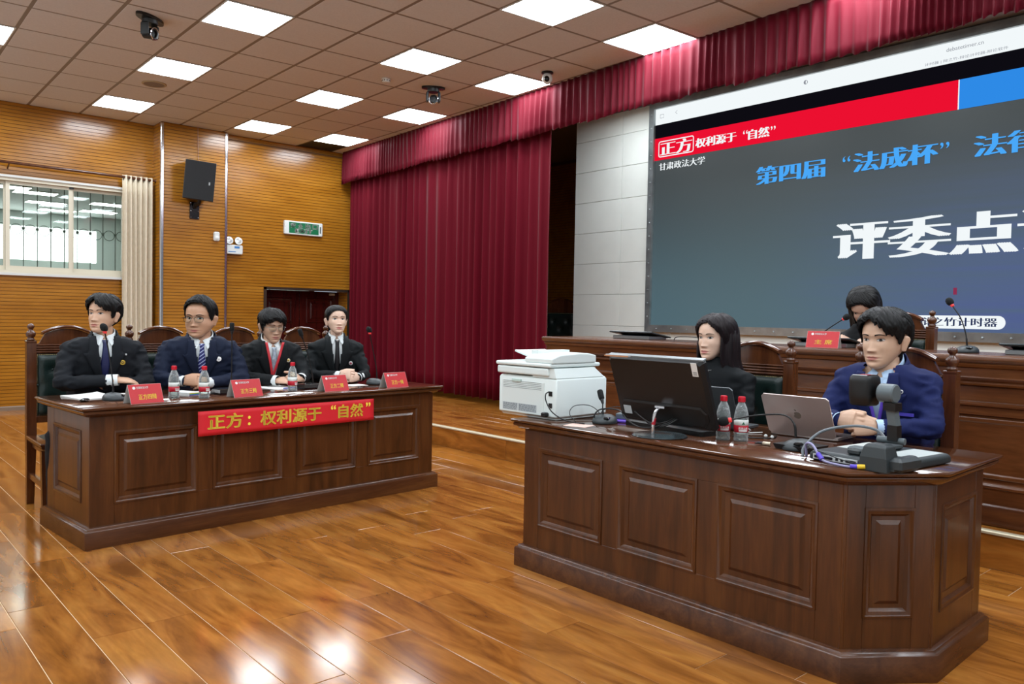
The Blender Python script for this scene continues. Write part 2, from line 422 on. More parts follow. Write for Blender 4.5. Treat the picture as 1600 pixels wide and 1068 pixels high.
# air vent tile
p = cg(-1, 5)
vent = thing('air_vent', 'dark slatted air vent in the ceiling of the far corner', 'air vent', (p[0], p[1], CEIL))
mb = MB(); mb.loft([quad(0.006, 0.03), quad(0.006, -0.004), quad(0.035, -0.004), quad(0.035, 0.03)], False, True); mb.build('vent_frame', pbr('dark vent', '2e2a27', 0.6), vent)
for k in range(8):
    a = 0.08+k*0.105; MB().loft([quad(0.03, 0.02, a, 0, a+0.03, 1), quad(0.03, 0.0, a+0.05, 0, a+0.06, 1)]).build('vent_slat', pbr('dark vent', '2e2a27', 0.6), vent)

# ------------------------------------------------------------------ walls
BP = 0.044
M_plaster = pbr('pale hall wall', 'cfd0cc', 0.8)
def boards(mb, x0, x1, y, z0, z1, axis='x', sgn=1):
    """grooved wooden boards on a wall plane; sgn = side the depth goes"""
    def P(a, d, z): return (a, y+d*sgn, z) if axis == 'x' else (y+d*sgn, a, z)
    z = math.floor(z0/BP)*BP
    fl = (axis == 'x') == (sgn > 0)
    def q(a, b, c, d, mi): mb.add([a, b, c, d] if fl else [d, c, b, a], [(0, 1, 2, 3)], mi)
    while z < z1-0.001:
        a = max(z, z0); b = min(z+BP-0.006, z1); c = min(z+BP, z1)
        if b > a:
            q(P(x0,0,a), P(x1,0,a), P(x1,0,b), P(x0,0,b), 0)
            q(P(x0,0,b), P(x1,0,b), P(x1,.007,b+0.001), P(x0,.007,b+0.001), 0)
        if c > max(b, a):
            q(P(x0,.007,max(a,b)), P(x1,.007,max(a,b)), P(x1,.007,c), P(x0,.007,c), 1)
            q(P(x0,.007,c), P(x1,.007,c), P(x1,0,c), P(x0,0,c), 0)
        z += BP
WX0, WX1, WZ0, WZ1 = -2.35, 0.66, 1.725, 2.895
PX0, PX1, PY = 0.972, 1.862, 0.366
RY = 0.466
DX0, DX1, DZ = 2.500, 3.890, 1.645
mb = MB()
boards(mb, XW, PX0+0.02, YB, 0, WZ0); boards(mb, XW, PX0+0.02, YB, WZ1, CEIL)
boards(mb, XW, WX0, YB, WZ0, WZ1); boards(mb, WX1, PX0+0.02, YB, WZ0, WZ1)
for a, b, c, d in ((XW, PX0+.02, 0, WZ0), (XW, PX0+.02, WZ1, CEIL+.05), (XW, WX0, WZ0, WZ1), (WX1, PX0+.02, WZ0, WZ1)):
    mb.box(a, b, YB+0.008, YB+0.16, c, d, 1)
struct(mb.build('wall_back', [M_wallwood, M_groove]))
mb = MB(); boards(mb, PX0, PX1, PY, 0, CEIL); mb.box(PX0+0.003, PX1-0.003, PY+0.008, YB+0.1, 0, CEIL+.05, 1)
boards(mb, PY, YB, PX0, 0, CEIL, 'y', 1); boards(mb, PY, YB, PX1, 0, CEIL, 'y', -1)
struct(mb.build('wall_pilaster', [M_wallwood, M_groove]))
mb = MB(); boards(mb, PX1-0.01, DX0, RY, 0, CEIL); boards(mb, DX1, 7.0, RY, 0, CEIL); boards(mb, DX0, DX1, RY, DZ, CEIL)
for a, b, c, d in ((PX1, DX0, 0, CEIL+.05), (DX1, 7.0, 0, CEIL+.05), (DX0, DX1, DZ, CEIL+.05)): mb.box(a, b, RY+0.008, RY+0.36, c, d, 1)
boards(mb, RY, RY+0.36, DX1-0.004, 0, DZ, 'y', 1); boards(mb, RY, RY+0.36, DX0+0.004, 0, DZ, 'y', -1)
mb.box(PX1, 3.9, RY-0.004, RY+0.01, 3.745, 3.765, 1)
struct(mb.build('wall_back_right', [M_wallwood, M_groove]))
for i, xx in enumerate((PX0, PX1)):
    mb = MB(); s = -1 if i == 0 else 1
    mb.loft([[(xx+s*0.012, PY+0.03, z), (xx+s*0.012, PY-0.006, z), (xx+s*0.004, PY-0.012, z), (xx-s*0.024, PY-0.012, z), (xx-s*0.024, PY+0.002, z), (xx, PY+0.002, z)][::(1 if i == 0 else -1)] for z in (0, CEIL-0.02)])
    struct(mb.build('trim_%d' % (i+2), M_chrome))
struct(MB().loft([[(x, YB+0.005, 0), (x, YB-0.014, 0), (x, YB-0.014, 0.045), (x, YB-0.006, 0.056), (x, YB+0.005, 0.056)] for x in (XW, PX0)]).build('baseboard_back', pbr('taupe skirting', '7d6a58', 0.45)))
struct(MB().loft([[(x, RY+0.005, 0), (x, RY-0.014, 0), (x, RY-0.014, 0.045), (x, RY-0.006, 0.056), (x, RY+0.005, 0.056)] for x in (PX1, DX0-0.03)]).build('baseboard_right', pbr('taupe skirting', '7d6a58', 0.45)))
mb = MB(); boards(mb, YR, YB+.1, XW, 0, CEIL, 'y', -1); mb.box(XW-0.15, XW-0.008, YR, YB+.1, 0, CEIL+.05, 1); struct(mb.build('wall_left', [M_plaster, M_plaster]))
mb = MB(); boards(mb, XW, 7.0, YR, 0, CEIL, 'x', -1); mb.box(XW, 7.0, YR-0.15, YR-0.008, 0, CEIL+.05, 1); struct(mb.build('wall_rear', [M_plaster, M_plaster]))
mb = MB(); boards(mb, YR, RY+.1, 6.8, 0, CEIL, 'y', 1); mb.box(6.808, 6.95, YR, RY+.3, 0, CEIL+.05, 1); struct(mb.build('wall_stage_back', [M_wallwood, M_groove]))

# door in its recess
door = struct(thing('door_1', 'dark red double door in a recess of the wooden wall', 'door', (DX0, RY+0.30, 0)))
DW = DX1-DX0
for i in range(2):
    x0 = i*DW/2+0.006; x1 = (i+1)*DW/2-0.004
    mb = MB().box(x0, x1, 0, 0.045, 0.008, DZ-0.01)
    leaf = mb.build('door_leaf', M_door, door)
    for z0, z1 in ((0.15, 0.65), (0.75, 1.05), (1.13, DZ-0.12)):
        a, b = x0+0.11, x1-0.11; q = MB(); lp = []
        for ins, d in ((0, 0.0), (0.012, -0.014), (0.028, -0.014), (0.04, -0.002), (0.07, -0.002), (0.09, -0.012)):
            lp.append([(a+ins, d, z0+ins), (b-ins, d, z0+ins), (b-ins, d, z1-ins), (a+ins, d, z1-ins)])
        q.loft(lp, False, True); q.build('door_panel', M_door, leaf)
MB().tube([(DW/2-0.06, -0.004, 0.92), (DW/2-0.06, -0.05, 0.92), (DW/2-0.16, -0.05, 0.92)], 0.010).build('door_handle', M_brass, door)
mb = MB()
for x in (0.0, DW): s = 1 if x == 0 else -1; mb.box(min(x-s*.03, x+s*.012), max(x-s*.03, x+s*.012), -0.315, -0.29, 0, DZ+0.02)
mb.box(-0.03, DW+0.03, -0.315, -0.29, DZ-0.012, DZ+0.022); mb.build('door_frame', pbr('bronze door frame', '4d4038', 0.35, 0.6), door)
MB().cbox((DW-0.14, -0.025, DZ-0.05), (0.09, 0.04, 0.035), ch=0.005).build('door_closer', M_white, door)

# window, grille, room beyond it
win = struct(thing('window_1', 'cream framed sliding window with an iron grille behind the glass', 'window', (0, YB, 0)))
mb = MB()
mb.box(WX0, WX1, -0.012, 0.15, WZ0-0.004, WZ0+0.03); mb.box(WX0, WX1, -0.012, 0.15, WZ1-0.035, WZ1+0.004)
for x in (WX0, WX1-0.05): mb.box(x, x+0.05, -0.012, 0.15, WZ0+0.03, WZ1-0.035)
mb.build('window_frame', M_alu, win)
MB().box(WX0-0.04, WX1+0.04, -0.03, 0.0, WZ0-0.035, WZ0-0.004).build('window_sill', pbr('white marble sill', 'cfd0cc', 0.3), win)
MB().box(WX0-0.04, WX1+0.04, -0.03, 0.0, WZ1+0.004, WZ1+0.032).build('window_head', pbr('white marble sill', 'cfd0cc', 0.3), win)
M_glass = pbr('window glass', 'ffffff', 0.02, trans=1.0, ior=1.45)
def thin_glass(name, tint, refl=0.08):
    m = bpy.data.materials.new(name); m.use_nodes = True; nt = m.node_tree; nt.nodes.remove(nt.nodes['Principled BSDF'])
    t = nt.nodes.new('ShaderNodeBsdfTransparent'); t.inputs[0].default_value = lin(tint); g = nt.nodes.new('ShaderNodeBsdfGlossy'); g.inputs['Roughness'].default_value = 0.02
    fr = nt.nodes.new('ShaderNodeFresnel'); fr.inputs[0].default_value = 1.45; mx = nt.nodes.new('ShaderNodeMixShader')
    nt.links.new(fr.outputs[0], mx.inputs[0]); nt.links.new(t.outputs[0], mx.inputs[1]); nt.links.new(g.outputs[0], mx.inputs[2]); nt.links.new(mx.outputs[0], nt.nodes['Material Output'].inputs[0])
    return m
M_pane = thin_glass('thin window glass', 'eef4f0')
edges = [WX0+0.05, -1.55, -0.757, -0.037, WX1-0.05]
for i in range(4):
    a, b = edges[i], edges[i+1]; yy = 0.02 if i % 2 == 0 else 0.055
    mb = MB()
    for x in (a-0.01, b-0.03): mb.box(x, x+0.045, yy, yy+0.03, WZ0+0.03, WZ1-0.035)
    mb.box(a, b, yy+.002, yy+0.028, WZ0+0.03, WZ0+0.085); mb.box(a, b, yy+.002, yy+0.028, WZ1-0.075, WZ1-0.035)
    sash = mb.build('sash', M_alu, win)
    MB().box(a+0.02, b-0.02, yy+0.012, yy+0.016, WZ0+0.08, WZ1-0.07).build('pane', M_pane, sash)
MB().cbox((-0.037, 0.01, WZ1-0.05), (0.05, 0.02, 0.02)).build('sash_stop', M_black, win)
gr = MB(); x = WX0+0.1
while x < WX1:
    gr.tube([(x, 0.20, WZ0-0.2), (x, 0.20, WZ1+0.2)], 0.006, 6)
    c = [(x+0.0775+0.066*math.cos(t), 0.20, 2.285+0.066*math.sin(t)) for t in [2*PI*k/20 for k in range(21)]]
    gr.tube(c, 0.0045, 5, caps=False); gr.sphere((x, 0.20, 2.30), (0.016, 0.012, 0.022), 8, 5)
    x += 0.155
gr.build('grille', M_iron, win)
RZ = 2.95
struct(MB().box(-4.5, 3.5, 5.0, 5.1, 0, 2.12).box(-4.5, 3.5, 5.0, 5.1, 2.70, RZ+.1).box(-4.5, -1.9, 5.0, 5.1, 2.12, 2.7).box(1.32, 3.5, 5.0, 5.1, 2.12, 2.7).box(3.4, 3.5, YB+.16, 5, 0, RZ).box(-4.5, -4.4, YB+.16, 5, 0, RZ).build('wall_beyond', pbr('pale green corridor wall', 'd2dad6', 0.8)))
struct(MB().box(-4.5, 3.5, YB+.17, 5.1, RZ, RZ+.08).build('ceiling_beyond', pbr('corridor ceiling', 'd6dcd8', 0.8)))
struct(MB().box(-4.5, 3.5, YB+.17, 5.1, -.05, 0).build('floor_beyond', pbr('corridor floor', '9a9a92', 0.5)))
w2 = struct(thing('window_2', 'bright daylit window across the room behind the glass', 'window', (0, 5.06, 0)))
MB().box(-1.9, 1.32, 0, 0.02, 2.12, 2.70).build('pane', emis('overcast daylight', (0.93, 0.97, 1.0, 1), DAY_POWER), w2)
for x in (-0.9, ): MB().box(x-.02, x+.02, -0.03, -0.002, 2.12, 2.70).build('window_frame', M_alu, w2)
for i, (x, yy) in enumerate(((-0.55, 1.95), (-0.15, 2.3), (0.2, 3.4), (0.98, 2.85), (1.1, 4.0), (0.55, 4.35), (-0.9, 3.4), (-1.5, 2.3))):  # added glowing panels stand in for hall lights reflected in the glass
    c = thing('reflection_panel', 'added glowing panel behind the window glass standing in for a reflected hall light', 'ceiling light', (x, yy, RZ), group='added panels standing in for hall lights reflected in the window')
    MB().box(-.27, .27, -.15, .15, -.012, 0).build('frame', M_white, c); MB().box(-.26, .26, -.14, .14, -.016, -.012).build('diffuser', emis('reflection panel glow', (0.95, 1, 1, 1), 16.0), c)

# ------------------------------------------------------------------ stage: panel wall, pelmet, curtain
pw = struct(MB().box(5.06, 5.2, -13.5, -3.44, 0.1, CEIL+.05).build('wall_stage', M_panelgap))
rows = [0.2] + [3.189-0.399*k for k in range(7, -1, -1)] + [3.588, CEIL+.04]
rows = sorted(set(round(z, 3) for z in rows))
cols = [-3.444-0.805*k for k in range(0, 11)]
pc = {}
for i in range(len(cols)-1):
    for j in range(len(rows)-1):
        if cols[i+1] < -4.75 and rows[j] > 1.25 and i > 1: continue
        h = rows[j+1]-rows[j]; key = round(h, 3)
        if key not in pc: pc[key] = MB().cbox((0, -0.4025, h/2), (0.02, 0.801, h-0.004), ch=0.002).mesh('panel', M_panel)
        o = bpy.data.objects.new('panel', pc[key]); COL.objects.link(o); o.parent = pw; o.location = (5.05, cols[i], rows[j])
def VX(y): return 3.43+(y+7)*0.043
def hsh(i, s=0): return noise.noise(Vector((i*0.731+s*3.1, s*1.7, 0.37)))
def drape(y0, y1, xf, z0, z1, period, amp, mat, name, rows=10, hem=0.0, seed=0, step=0.012, gather=0.25):
    n = int(abs(y1-y0)/step); P = []; ph = []; a = 0
    for i in range(n+1):
        y = y0+(y1-y0)*i/n
        a += 2*PI*step/(period*(1+0.85*hsh(y*2.3, seed)+0.4*hsh(y*6.1, seed+1))); ph.append(a)
    for r in range(rows+1):
        t = r/rows; row = []
        for i in range(n+1):
            y = y0+(y1-y0)*i/n
            am = amp*(0.4+1.5*abs(hsh(y*2.9, seed+2)))*(gather+(1-gather)*min(1, (1-t)*1.6))
            w = math.sin(ph[i]+0.5*hsh(y*3+t*0.6, seed+5)); w = math.copysign(abs(w)**0.8, w)
            x = xf(y)+am*w+0.012*hsh(y*8+t*1.5, seed+7)*(1-t)
            zz = z0+(z1-z0)*t+(hem*hsh(y*6, seed+9)+hem*0.6*w if r == 0 else 0)
            row.append((x, y+0.3*am*math.cos(ph[i]), zz))
        P.append(row)
    o = MB().grid(P).build(name, mat, None, 180); solid(o, 0.004); return o
pel = drape(0.40, -13.5, lambda y: VX(y)-0.02, 3.335, CEIL-0.002, 0.085, 0.024, M_velvet2, 'stage_pelmet', rows=6, hem=0.022, seed=11, step=0.0085, gather=0.35)
tag(pel, 'pleated crimson velvet pelmet hung along the ceiling edge of the stage', 'pelmet')
cur = drape(0.36, -4.44, lambda y: VX(y)+0.10, 0.265, 3.62, 0.17, 0.055, M_velvet, 'stage_curtain', rows=14, hem=0.006, seed=4, step=0.009, gather=0.6)
tag(cur, 'tall crimson velvet stage curtain drawn to the left of the screen', 'curtain')
struct(MB().loft([[(VX(yy)+a, yy, z) for a, z in ((0.16, 3.45), (0.19, 3.45), (0.19, CEIL), (0.16, CEIL))] for yy in (RY, -13.5)]).build('trim_4', M_dark))
# ------------------------------------------------------------------ desks
def desk(name, label, poly, faces, loc=(0, 0, 0), rz=0.0, mtop=M_top):
    """poly: outline of the plinth, counter-clockwise; faces: {edge index: (panels, end stile, middle stile)}"""
    t = thing(name, label, 'desk', loc, rz)
    body = [tuple(q) for q in poly_off(poly, -0.032)]
    inner = [tuple(q) for q in poly_off(poly, -0.044)]
    mb = MB()
    for ei in faces:                      # boards behind the panels; the sitter's side is open
        A = Vector(inner[ei]); B = Vector(inner[(ei+1) % len(inner)]); e = (B-A).normalized(); nn = Vector((e.y, -e.x))
        mb.loft([[(q.x, q.y, z) for q in (A, B, B-nn*0.02, A-nn*0.02)] for z in (0.02, 0.72)])
    mb.build('carcass', M_desk, t)
    mb = MB(); poly_loft(mb, poly, [(0, 0.0), (0, 0.092), (-0.004, 0.098), (-0.012, 0.102), (-0.016, 0.110), (-0.026, 0.114), (-0.044, 0.114)]); mb.build('plinth', M_desk_h, t, 40)
    mb = MB(); poly_loft(mb, body, [(-0.01, 0.700), (0.006, 0.704), (0.022, 0.712), (0.030, 0.722), (0.040, 0.724), (0.044, 0.730), (0.044, 0.737), (0.040, 0.741), (0.050, 0.744), (0.054, 0.750), (0.054, 0.755), (0.048, 0.760)]); mb.build('desk_top', mtop, t, 40)
    for ei, (n, es, ms) in faces.items():
        A = Vector(inner[ei]); B = Vector(inner[(ei+1) % len(inner)]); L = (B-A).length; e = (B-A)/L; nn = Vector((e.y, -e.x))
        M = Matrix(((e.x, nn.x, 0, A.x), (e.y, nn.y, 0, A.y), (0, 0, 1, 0), (0, 0, 0, 1)))    # (along, outward, up)
        ZB, ZT = 0.228, 0.620
        fr = MB(); T = 0.012
        def bx(a, b, z0, z1, tt=T): fr.loft([[(a, 0, z0), (b, 0, z0), (b, 0, z1), (a, 0, z1)], [(a, tt-.0015, z0), (b, tt-.0015, z0), (b, tt-.0015, z1), (a, tt-.0015, z1)], [(a+.0015, tt, z0+.0015), (b-.0015, tt, z0+.0015), (b-.0015, tt, z1-.0015), (a+.0015, tt, z1-.0015)]], False, True, 0, M)
        w = (L-2*es-(n-1)*ms)/n
        bx(-0.012, es, 0.11, 0.705, T+0.001); bx(L-es, L+0.012, 0.11, 0.705, T+0.001)
        bx(es, L-es, ZT, 0.705); bx(es, L-es, 0.11, ZB)
        for k in range(n-1): bx(es+w+k*(w+ms), es+w+k*(w+ms)+ms, ZB, ZT)
        fo = fr.build('face_frame', M_desk, t)
        for k in range(n):
            a = es+k*(w+ms); b = a+w
            def ring(ins, d): return [(a+ins, d, ZB+ins), (b-ins, d, ZB+ins), (b-ins, d, ZT-ins), (a+ins, d, ZT-ins)]
            mo = MB(); mo.loft([ring(-0.004, 0.010), ring(-0.002, 0.017), ring(0.006, 0.019), ring(0.013, 0.014), ring(0.02, 0.013), ring(0.026, 0.006), ring(0.03, 0.002)], False, False, 0, M)
            pa = MB(); c = min(0.045, w*0.2); pa.loft([ring(0.028, 0.002), ring(c+0.008, 0.002), ring(c+0.022, 0.011), ring(c+0.024, 0.011)], False, True, 0, M)
            pan = pa.build('panel', M_desk, t); mo.build('moulding', M_desk, pan, 30)
    return t
LD_A = R(4.8); LD = Vector((-1.516, -6.262, 0))
def ld(x, y, z=0.76): return Vector((LD.x+x*math.cos(LD_A)-y*math.sin(LD_A), LD.y+x*math.sin(LD_A)+y*math.cos(LD_A), z))
left_desk = desk('debate_desk', 'long dark walnut panelled desk with a red banner on its front', [(0, 0), (2.455, 0), (2.455, 0.76), (0, 0.76)], {0: (4, 0.115, 0.10), 3: (1, 0.11, 0.1), 1: (1, 0.11, 0.1)}, LD, LD_A)
right_desk = desk('operator_desk', 'dark walnut panelled desk with a cut-off corner, carrying the printer and monitor', [(0.125, -9.567), (0.412, -9.785), (0.99, -9.765), (0.99, -7.83), (0.125, -7.83)], {4: (3, 0.095, 0.10), 0: (1, 0.07, 0.1), 1: (1, 0.075, 0.1), 3: (1, 0.1, 0.1)})
MB().cbox((0.66, -9.742, 0.655), (0.03, 0.003, 0.04)).build('white_sticker', M_paper, right_desk)
MB().loft([[(x, y, z) for x, y in ((0.93, -9.55), (0.936, -9.55), (0.936, -8.0), (0.93, -8.0))] for z in (0.7601, 0.7606)]).build('inlay_line', pbr('pale inlay', '6a4630', 0.3), right_desk)

# long judge table on the stage
jt = thing('judge_table', 'long reddish walnut table with stepped mouldings on the stage below the screen', 'table')
jp = [(2.20, -11.6), (2.70, -11.6), (2.70, -5.94), (2.20, -5.94)]
mb = MB(); poly_loft(mb, jp, [(0.024, STZ+.004), (0.024, 0.30), (0.020, 0.308), (0.010, 0.314), (0.010, 0.395), (0.018, 0.400), (0.018, 0.412), (0.006, 0.424), (0, 0.430), (0, 0.79)]); mb.build('base', M_jud, jt, 35)
mb = MB(); poly_loft(mb, jp, [(0, 0.785), (0.014, 0.792), (0.014, 0.806), (0.004, 0.815), (0.004, 0.835), (0.018, 0.842), (0.018, 0.852), (0.002, 0.862), (-0.006, 0.865), (-0.006, 0.945), (0.010, 0.952), (0.014, 0.962), (0.006, 0.972), (0.020, 0.985), (0.028, 0.993), (0.022, 1.000), (0.022, 1.045), (0.034, 1.052), (0.040, 1.066), (0.032, 1.074), (0.046, 1.082), (0.054, 1.092), (0.054, 1.110), (0.048, 1.120)]); mb.build('table_top', M_jud, jt, 35)
for k in range(6):
    a = -5.98-k*0.935; b = a-0.895
    q = MB(); q.loft([[(2.2-d, a-i, 0.45+i), (2.2-d, b+i, 0.45+i), (2.2-d, b+i, 0.775-i), (2.2-d, a-i, 0.775-i)] for i, d in ((0, -0.002), (0, 0.008), (0.004, 0.010), (0.02, 0.010), (0.028, 0.004))], False, True); q.build('panel', M_jud, jt)

# ------------------------------------------------------------------ carved chairs
def make_chair(name, label, group, s=1.0):
    t = thing(name, label, 'chair', group=group)
    HW, YR_, YF = 0.21, 0.20, -0.235
    for sx in (-1, 1):
        x = sx*HW
        mb = MB(); mb.loft([[(x-w, YR_-w+dy, z), (x+w, YR_-w+dy, z), (x+w, YR_+w+dy, z), (x-w, YR_+w+dy, z)] for z, w, dy in ((0, 0.021, 0.03), (0.25, 0.025, 0.01), (0.42, 0.029, 0), (1.055, 0.028, 0), (1.06, 0.030, 0), (1.068, 0.030, 0), (1.07, 0.024, 0))])
        post = mb.build('back_post', M_chair, t)
        MB().lathe([(0.022, 1.07), (0.026, 1.075), (0.022, 1.082), (0.017, 1.088), (0.026, 1.098), (0.030, 1.112), (0.028, 1.124), (0.014, 1.136), (0.012, 1.144), (0.018, 1.150), (0.022, 1.160), (0.020, 1.170), (0.010, 1.178), (0.002, 1.181)], 14, (x, YR_, 0)).build('finial', M_chair, post, 180)
        mb = MB(); mb.loft([[(x-w, YF-w+dy, z), (x+w, YF-w+dy, z), (x+w, YF+w+dy, z), (x-w, YF+w+dy, z)] for z, w, dy in ((0, 0.018, -0.012), (0.03, 0.021, -0.012), (0.3, 0.026, 0), (0.41, 0.027, 0))]); mb.build('leg', M_chair, t)
        MB().cbox((x, -0.015, 0.19), (0.026, 0.42, 0.04), ch=0.004).build('stretcher', M_chair, t)
    MB().cbox((0, -0.015, 0.195), (0.40, 0.026, 0.036), ch=0.004).build('stretcher', M_chair, t)
    mb = MB(); ol = [(-0.245, -0.275), (0.245, -0.275), (0.245, 0.165), (-0.245, 0.165)]
    poly_loft(mb, ol, [(-0.03, 0.385), (-0.03, 0.415), (-0.012, 0.422), (-0.006, 0.432), (-0.008, 0.438), (0, 0.442), (0, 0.452), (-0.006, 0.457)]); mb.build('seat', M_chair, t, 35)
    P = []
    for i in range(9):
        r = []
        for j in range(9):
            u = -1+2*j/8; v = -1+2*i/8
            r.append((u*0.19, -0.05+v*0.195, 0.456+0.034*(1-abs(u)**4)*(1-abs(v)**4)))
        P.append(r)
    MB().grid(P).build('seat_cushion', M_leather, t, 180)
    # lower rail, reeded rail
    MB().cbox((0, YR_, 0.555), (0.37, 0.034, 0.045), ch=0.004).build('lower_rail', M_chair, t)
    mb = MB(); mb.box(-0.185, 0.185, YR_-0.014, YR_+0.014, 0.985, 1.050)
    for k in range(4): mb.tube([(-0.185, YR_-0.014, 0.994+k*0.0155), (0.185, YR_-0.014, 0.994+k*0.0155)], 0.0062, 6)
    mb.build('reeded_rail', M_chair, t, 40)
    # fan crest and arched cap
    def arc(k): a = -1+2*k/14; return a
    front = []; n = 14
    mb = MB(); bot = []; top = []
    for k in range(n+1):
        a = arc(k); bot.append((a*0.165, 1.050)); top.append((a*0.130, 1.115+0.035*(1-a*a)))
    lo = []
    for yy in (YR_-0.012, YR_+0.012): lo.append([(x, yy, z) for x, z in bot] + [(x, yy, z) for x, z in top[::-1]])
    mb.loft(lo); mb.build('crest', M_chair, t)
    pts = [(a*0.148, YR_, 1.112+0.044*(1-a*a)+0.006) for a in [arc(k) for k in range(n+1)]]
    mb = MB(); mb.loft([[(x, YR_-0.026, z-0.010), (x, YR_+0.022, z-0.010), (x, YR_+0.022, z+0.004), (x, YR_+0.010, z+0.010), (x, YR_-0.018, z+0.010), (x, YR_-0.028, z+0.002)] for x, _, z in pts]); mb.build('crest_cap', M_chair, t, 40)
    # tufted leather back with nail heads
    bt = [(-0.09, 0.68), (0.09, 0.68), (0, 0.78), (-0.09, 0.88), (0.09, 0.88), (-0.175, 0.78), (0.175, 0.78)]
    P = []; nx, nz = 22, 26
    for i in range(nz+1):
        r = []
        for j in range(nx+1):
            x = -0.18+0.36*j/nx; z = 0.578+0.404*i/nz
            e = min(1, (0.18-abs(x))/0.03)*min(1, min(z-0.578, 0.982-z)/0.03); e = max(0, e)**0.5
            d = 0.030*e
            for bx_, bz in bt: d -= 0.018*e*math.exp(-((x-bx_)**2+(z-bz)**2)/0.0007)
            r.append((x, YR_-0.008-d, z))
        P.append(r)
    MB().grid(P).build('back_cushion', M_leather, t, 180)
    MB().box(-0.182, 0.182, YR_-0.008, YR_+0.012, 0.577, 0.985).build('back_panel', M_leather, t)
    bm_ = MB()
    for x, z in bt: bm_.sphere((x, YR_-0.022, z), 0.008, 8, 4)
    bm_.build('tuft_buttons', M_leather, t, 180)
    nl = MB(); k = -0.176
    while k <= 0.1761:
        for z in (0.584, 0.977): nl.sphere((k, YR_-0.012, z), 0.0042, 6, 4)
        k += 0.011
    k = 0.584
    while k < 0.98:
        for x in (-0.176, 0.176): nl.sphere((x, YR_-0.012, k), 0.0042, 6, 4)
        k += 0.011
    nl.build('nail_trim', M_brass, t, 180)
    return t
proto = make_chair('carved_chair', 'dark carved wooden chair with green leather back at the left end of the debate desk', 'carved wooden chairs')
proto.location = (-1.31, -5.12, 0)
for lab, loc, rz, sc in (
    ('carved wooden chair behind the man with the striped tie', (-0.71, -5.12, 0), 0, 1),
    ('carved wooden chair behind the man with the red lanyard', (-0.17, -5.12, 0), 0, 1),
    ('carved wooden chair behind the woman with the black tie', (0.39, -5.12, 0), 0, 1),
    ('carved wooden chair behind the long-haired woman at the operator desk', (1.17, -8.44, 0), -PI/2, 1),
    ('carved wooden chair behind the man in the bright blue suit', (1.13, -9.262, 0), -PI/2, 1),
    ('carved wooden chair on the stage behind the bowed chairwoman', (2.98, -8.47, STZ), -PI/2, 1),
    ('tall carved chair standing in the dark wing beside the stage curtain', (5.55, -2.62, STZ), -PI/2+0.5, 1.18)):
    c = copy_tree(proto); c['label'] = lab; c.location = loc; c.rotation_euler[2] = rz; c.scale = (sc, sc, sc)

# ------------------------------------------------------------------ banner and name cards
ban = thing('banner', 'red cloth banner with yellow characters taped across the debate desk front', 'banner', LD, LD_A)
P = [[(0.607+1.247*j/30, -0.004-0.0015*math.sin(j*0.9)-0.003*(1-i/6), 0.552+(0.697-0.552)*i/6) for j in range(31)] for i in range(7)]
o = MB().grid(P).build('cloth', M_redcloth, ban, 180); solid(o, 0.0015)
Mb = lambda x, z: basis((x, -0.0105, z), (1, 0, 0), (0, 0, 1))
lettering('lettering', '正方', M_yellow, ban, Mb(0.665, 0.586), 0.215, 0.088, off=0.0, heavy=0.003)
lettering('lettering', ':', M_yellow, ban, Mb(0.915, 0.592), None, 0.058, off=0.02)
lettering('lettering', '权利源于', M_yellow, ban, Mb(1.00, 0.584), 0.43, 0.088, off=0.0, heavy=0.003)
lettering('lettering', '“', M_yellow, ban, Mb(1.505, 0.645), None, 0.03, off=0.02)
lettering('lettering', '自然', M_yellow, ban, Mb(1.565, 0.585), 0.195, 0.088, off=0.0, heavy=0.003)
lettering('lettering', '”', M_yellow, ban, Mb(1.785, 0.645), None, 0.03, off=0.02)
def name_card(label, body, loc, rz, w=0.20, h=0.105, group='red folded name cards', sp=1.0, small='甘肃政法大学'):
    t = thing('name_card', label, 'name card', loc, rz, group)
    d = 0.045
    mb = MB(); mb.loft([[(x, -d, 0), (x, -d+0.0012, 0), (x, -0.0012, h-0.001), (x, 0.0012, h-0.001), (x, d-0.0012, 0), (x, d, 0), (x, 0.001, h), (x, -0.001, h)] for x in (-w/2, w/2)], True, True); card = mb.build('card', [M_paper], t)
    sl = math.atan2(d, h); up = Vector((0, math.sin(sl), math.cos(sl))); nrm = Vector((0, -math.cos(sl), math.sin(sl)))
    def fm(x, v, off=0.0008): return basis(Vector((x, -d, 0))+up*v+nrm*off, (1, 0, 0), up)
    H = math.hypot(d, h)
    for s in (1, -1):
        mm = fm(0, 0, 0.0007) if s == 1 else basis(Vector((0, d, 0))+Vector((0, math.cos(sl), math.sin(sl)))*0.0007, (-1, 0, 0), (0, -math.sin(sl), math.cos(sl)))
        MB().box(-w/2+0.001, w/2-0.001, 0.001, H-0.001, 0, 0.0006, 0, mm).build('red_face', M_red, t)
    lettering('lettering', body, M_yellow, t, fm(-w*0.24, H*0.20, 0.002), w*0.54, H*0.28, off=0.0, heavy=0.0006, space=sp)
    lettering('small_lettering', small, M_whitei, t, fm(-w*0.26, H*0.76, 0.002), w*0.36, H*0.12, off=0.0, heavy=0.0004)
    q = MB(); q.lathe([(0.0085, 0), (0.0085, 0.0006), (0.006, 0.0006), (0.006, 0)], 20, M=fm(-w*0.33, H*0.81, 0.0016)); q.lathe([(0.004, 0), (0.004, 0.0007)], 12, M=fm(-w*0.33, H*0.81, 0.0016)); q.build('round_emblem', M_whitei, t)
    return t
name_card('red folded name card reading 正方四辩 in front of the man with crossed arms', '正方四辩', ld(0.335, 0.085), LD_A+0.10, w=0.19)
name_card('red folded name card reading 正方三辩 in front of the man with the lanyard', '正方三辩', ld(0.945, 0.085), LD_A+0.08, w=0.20)
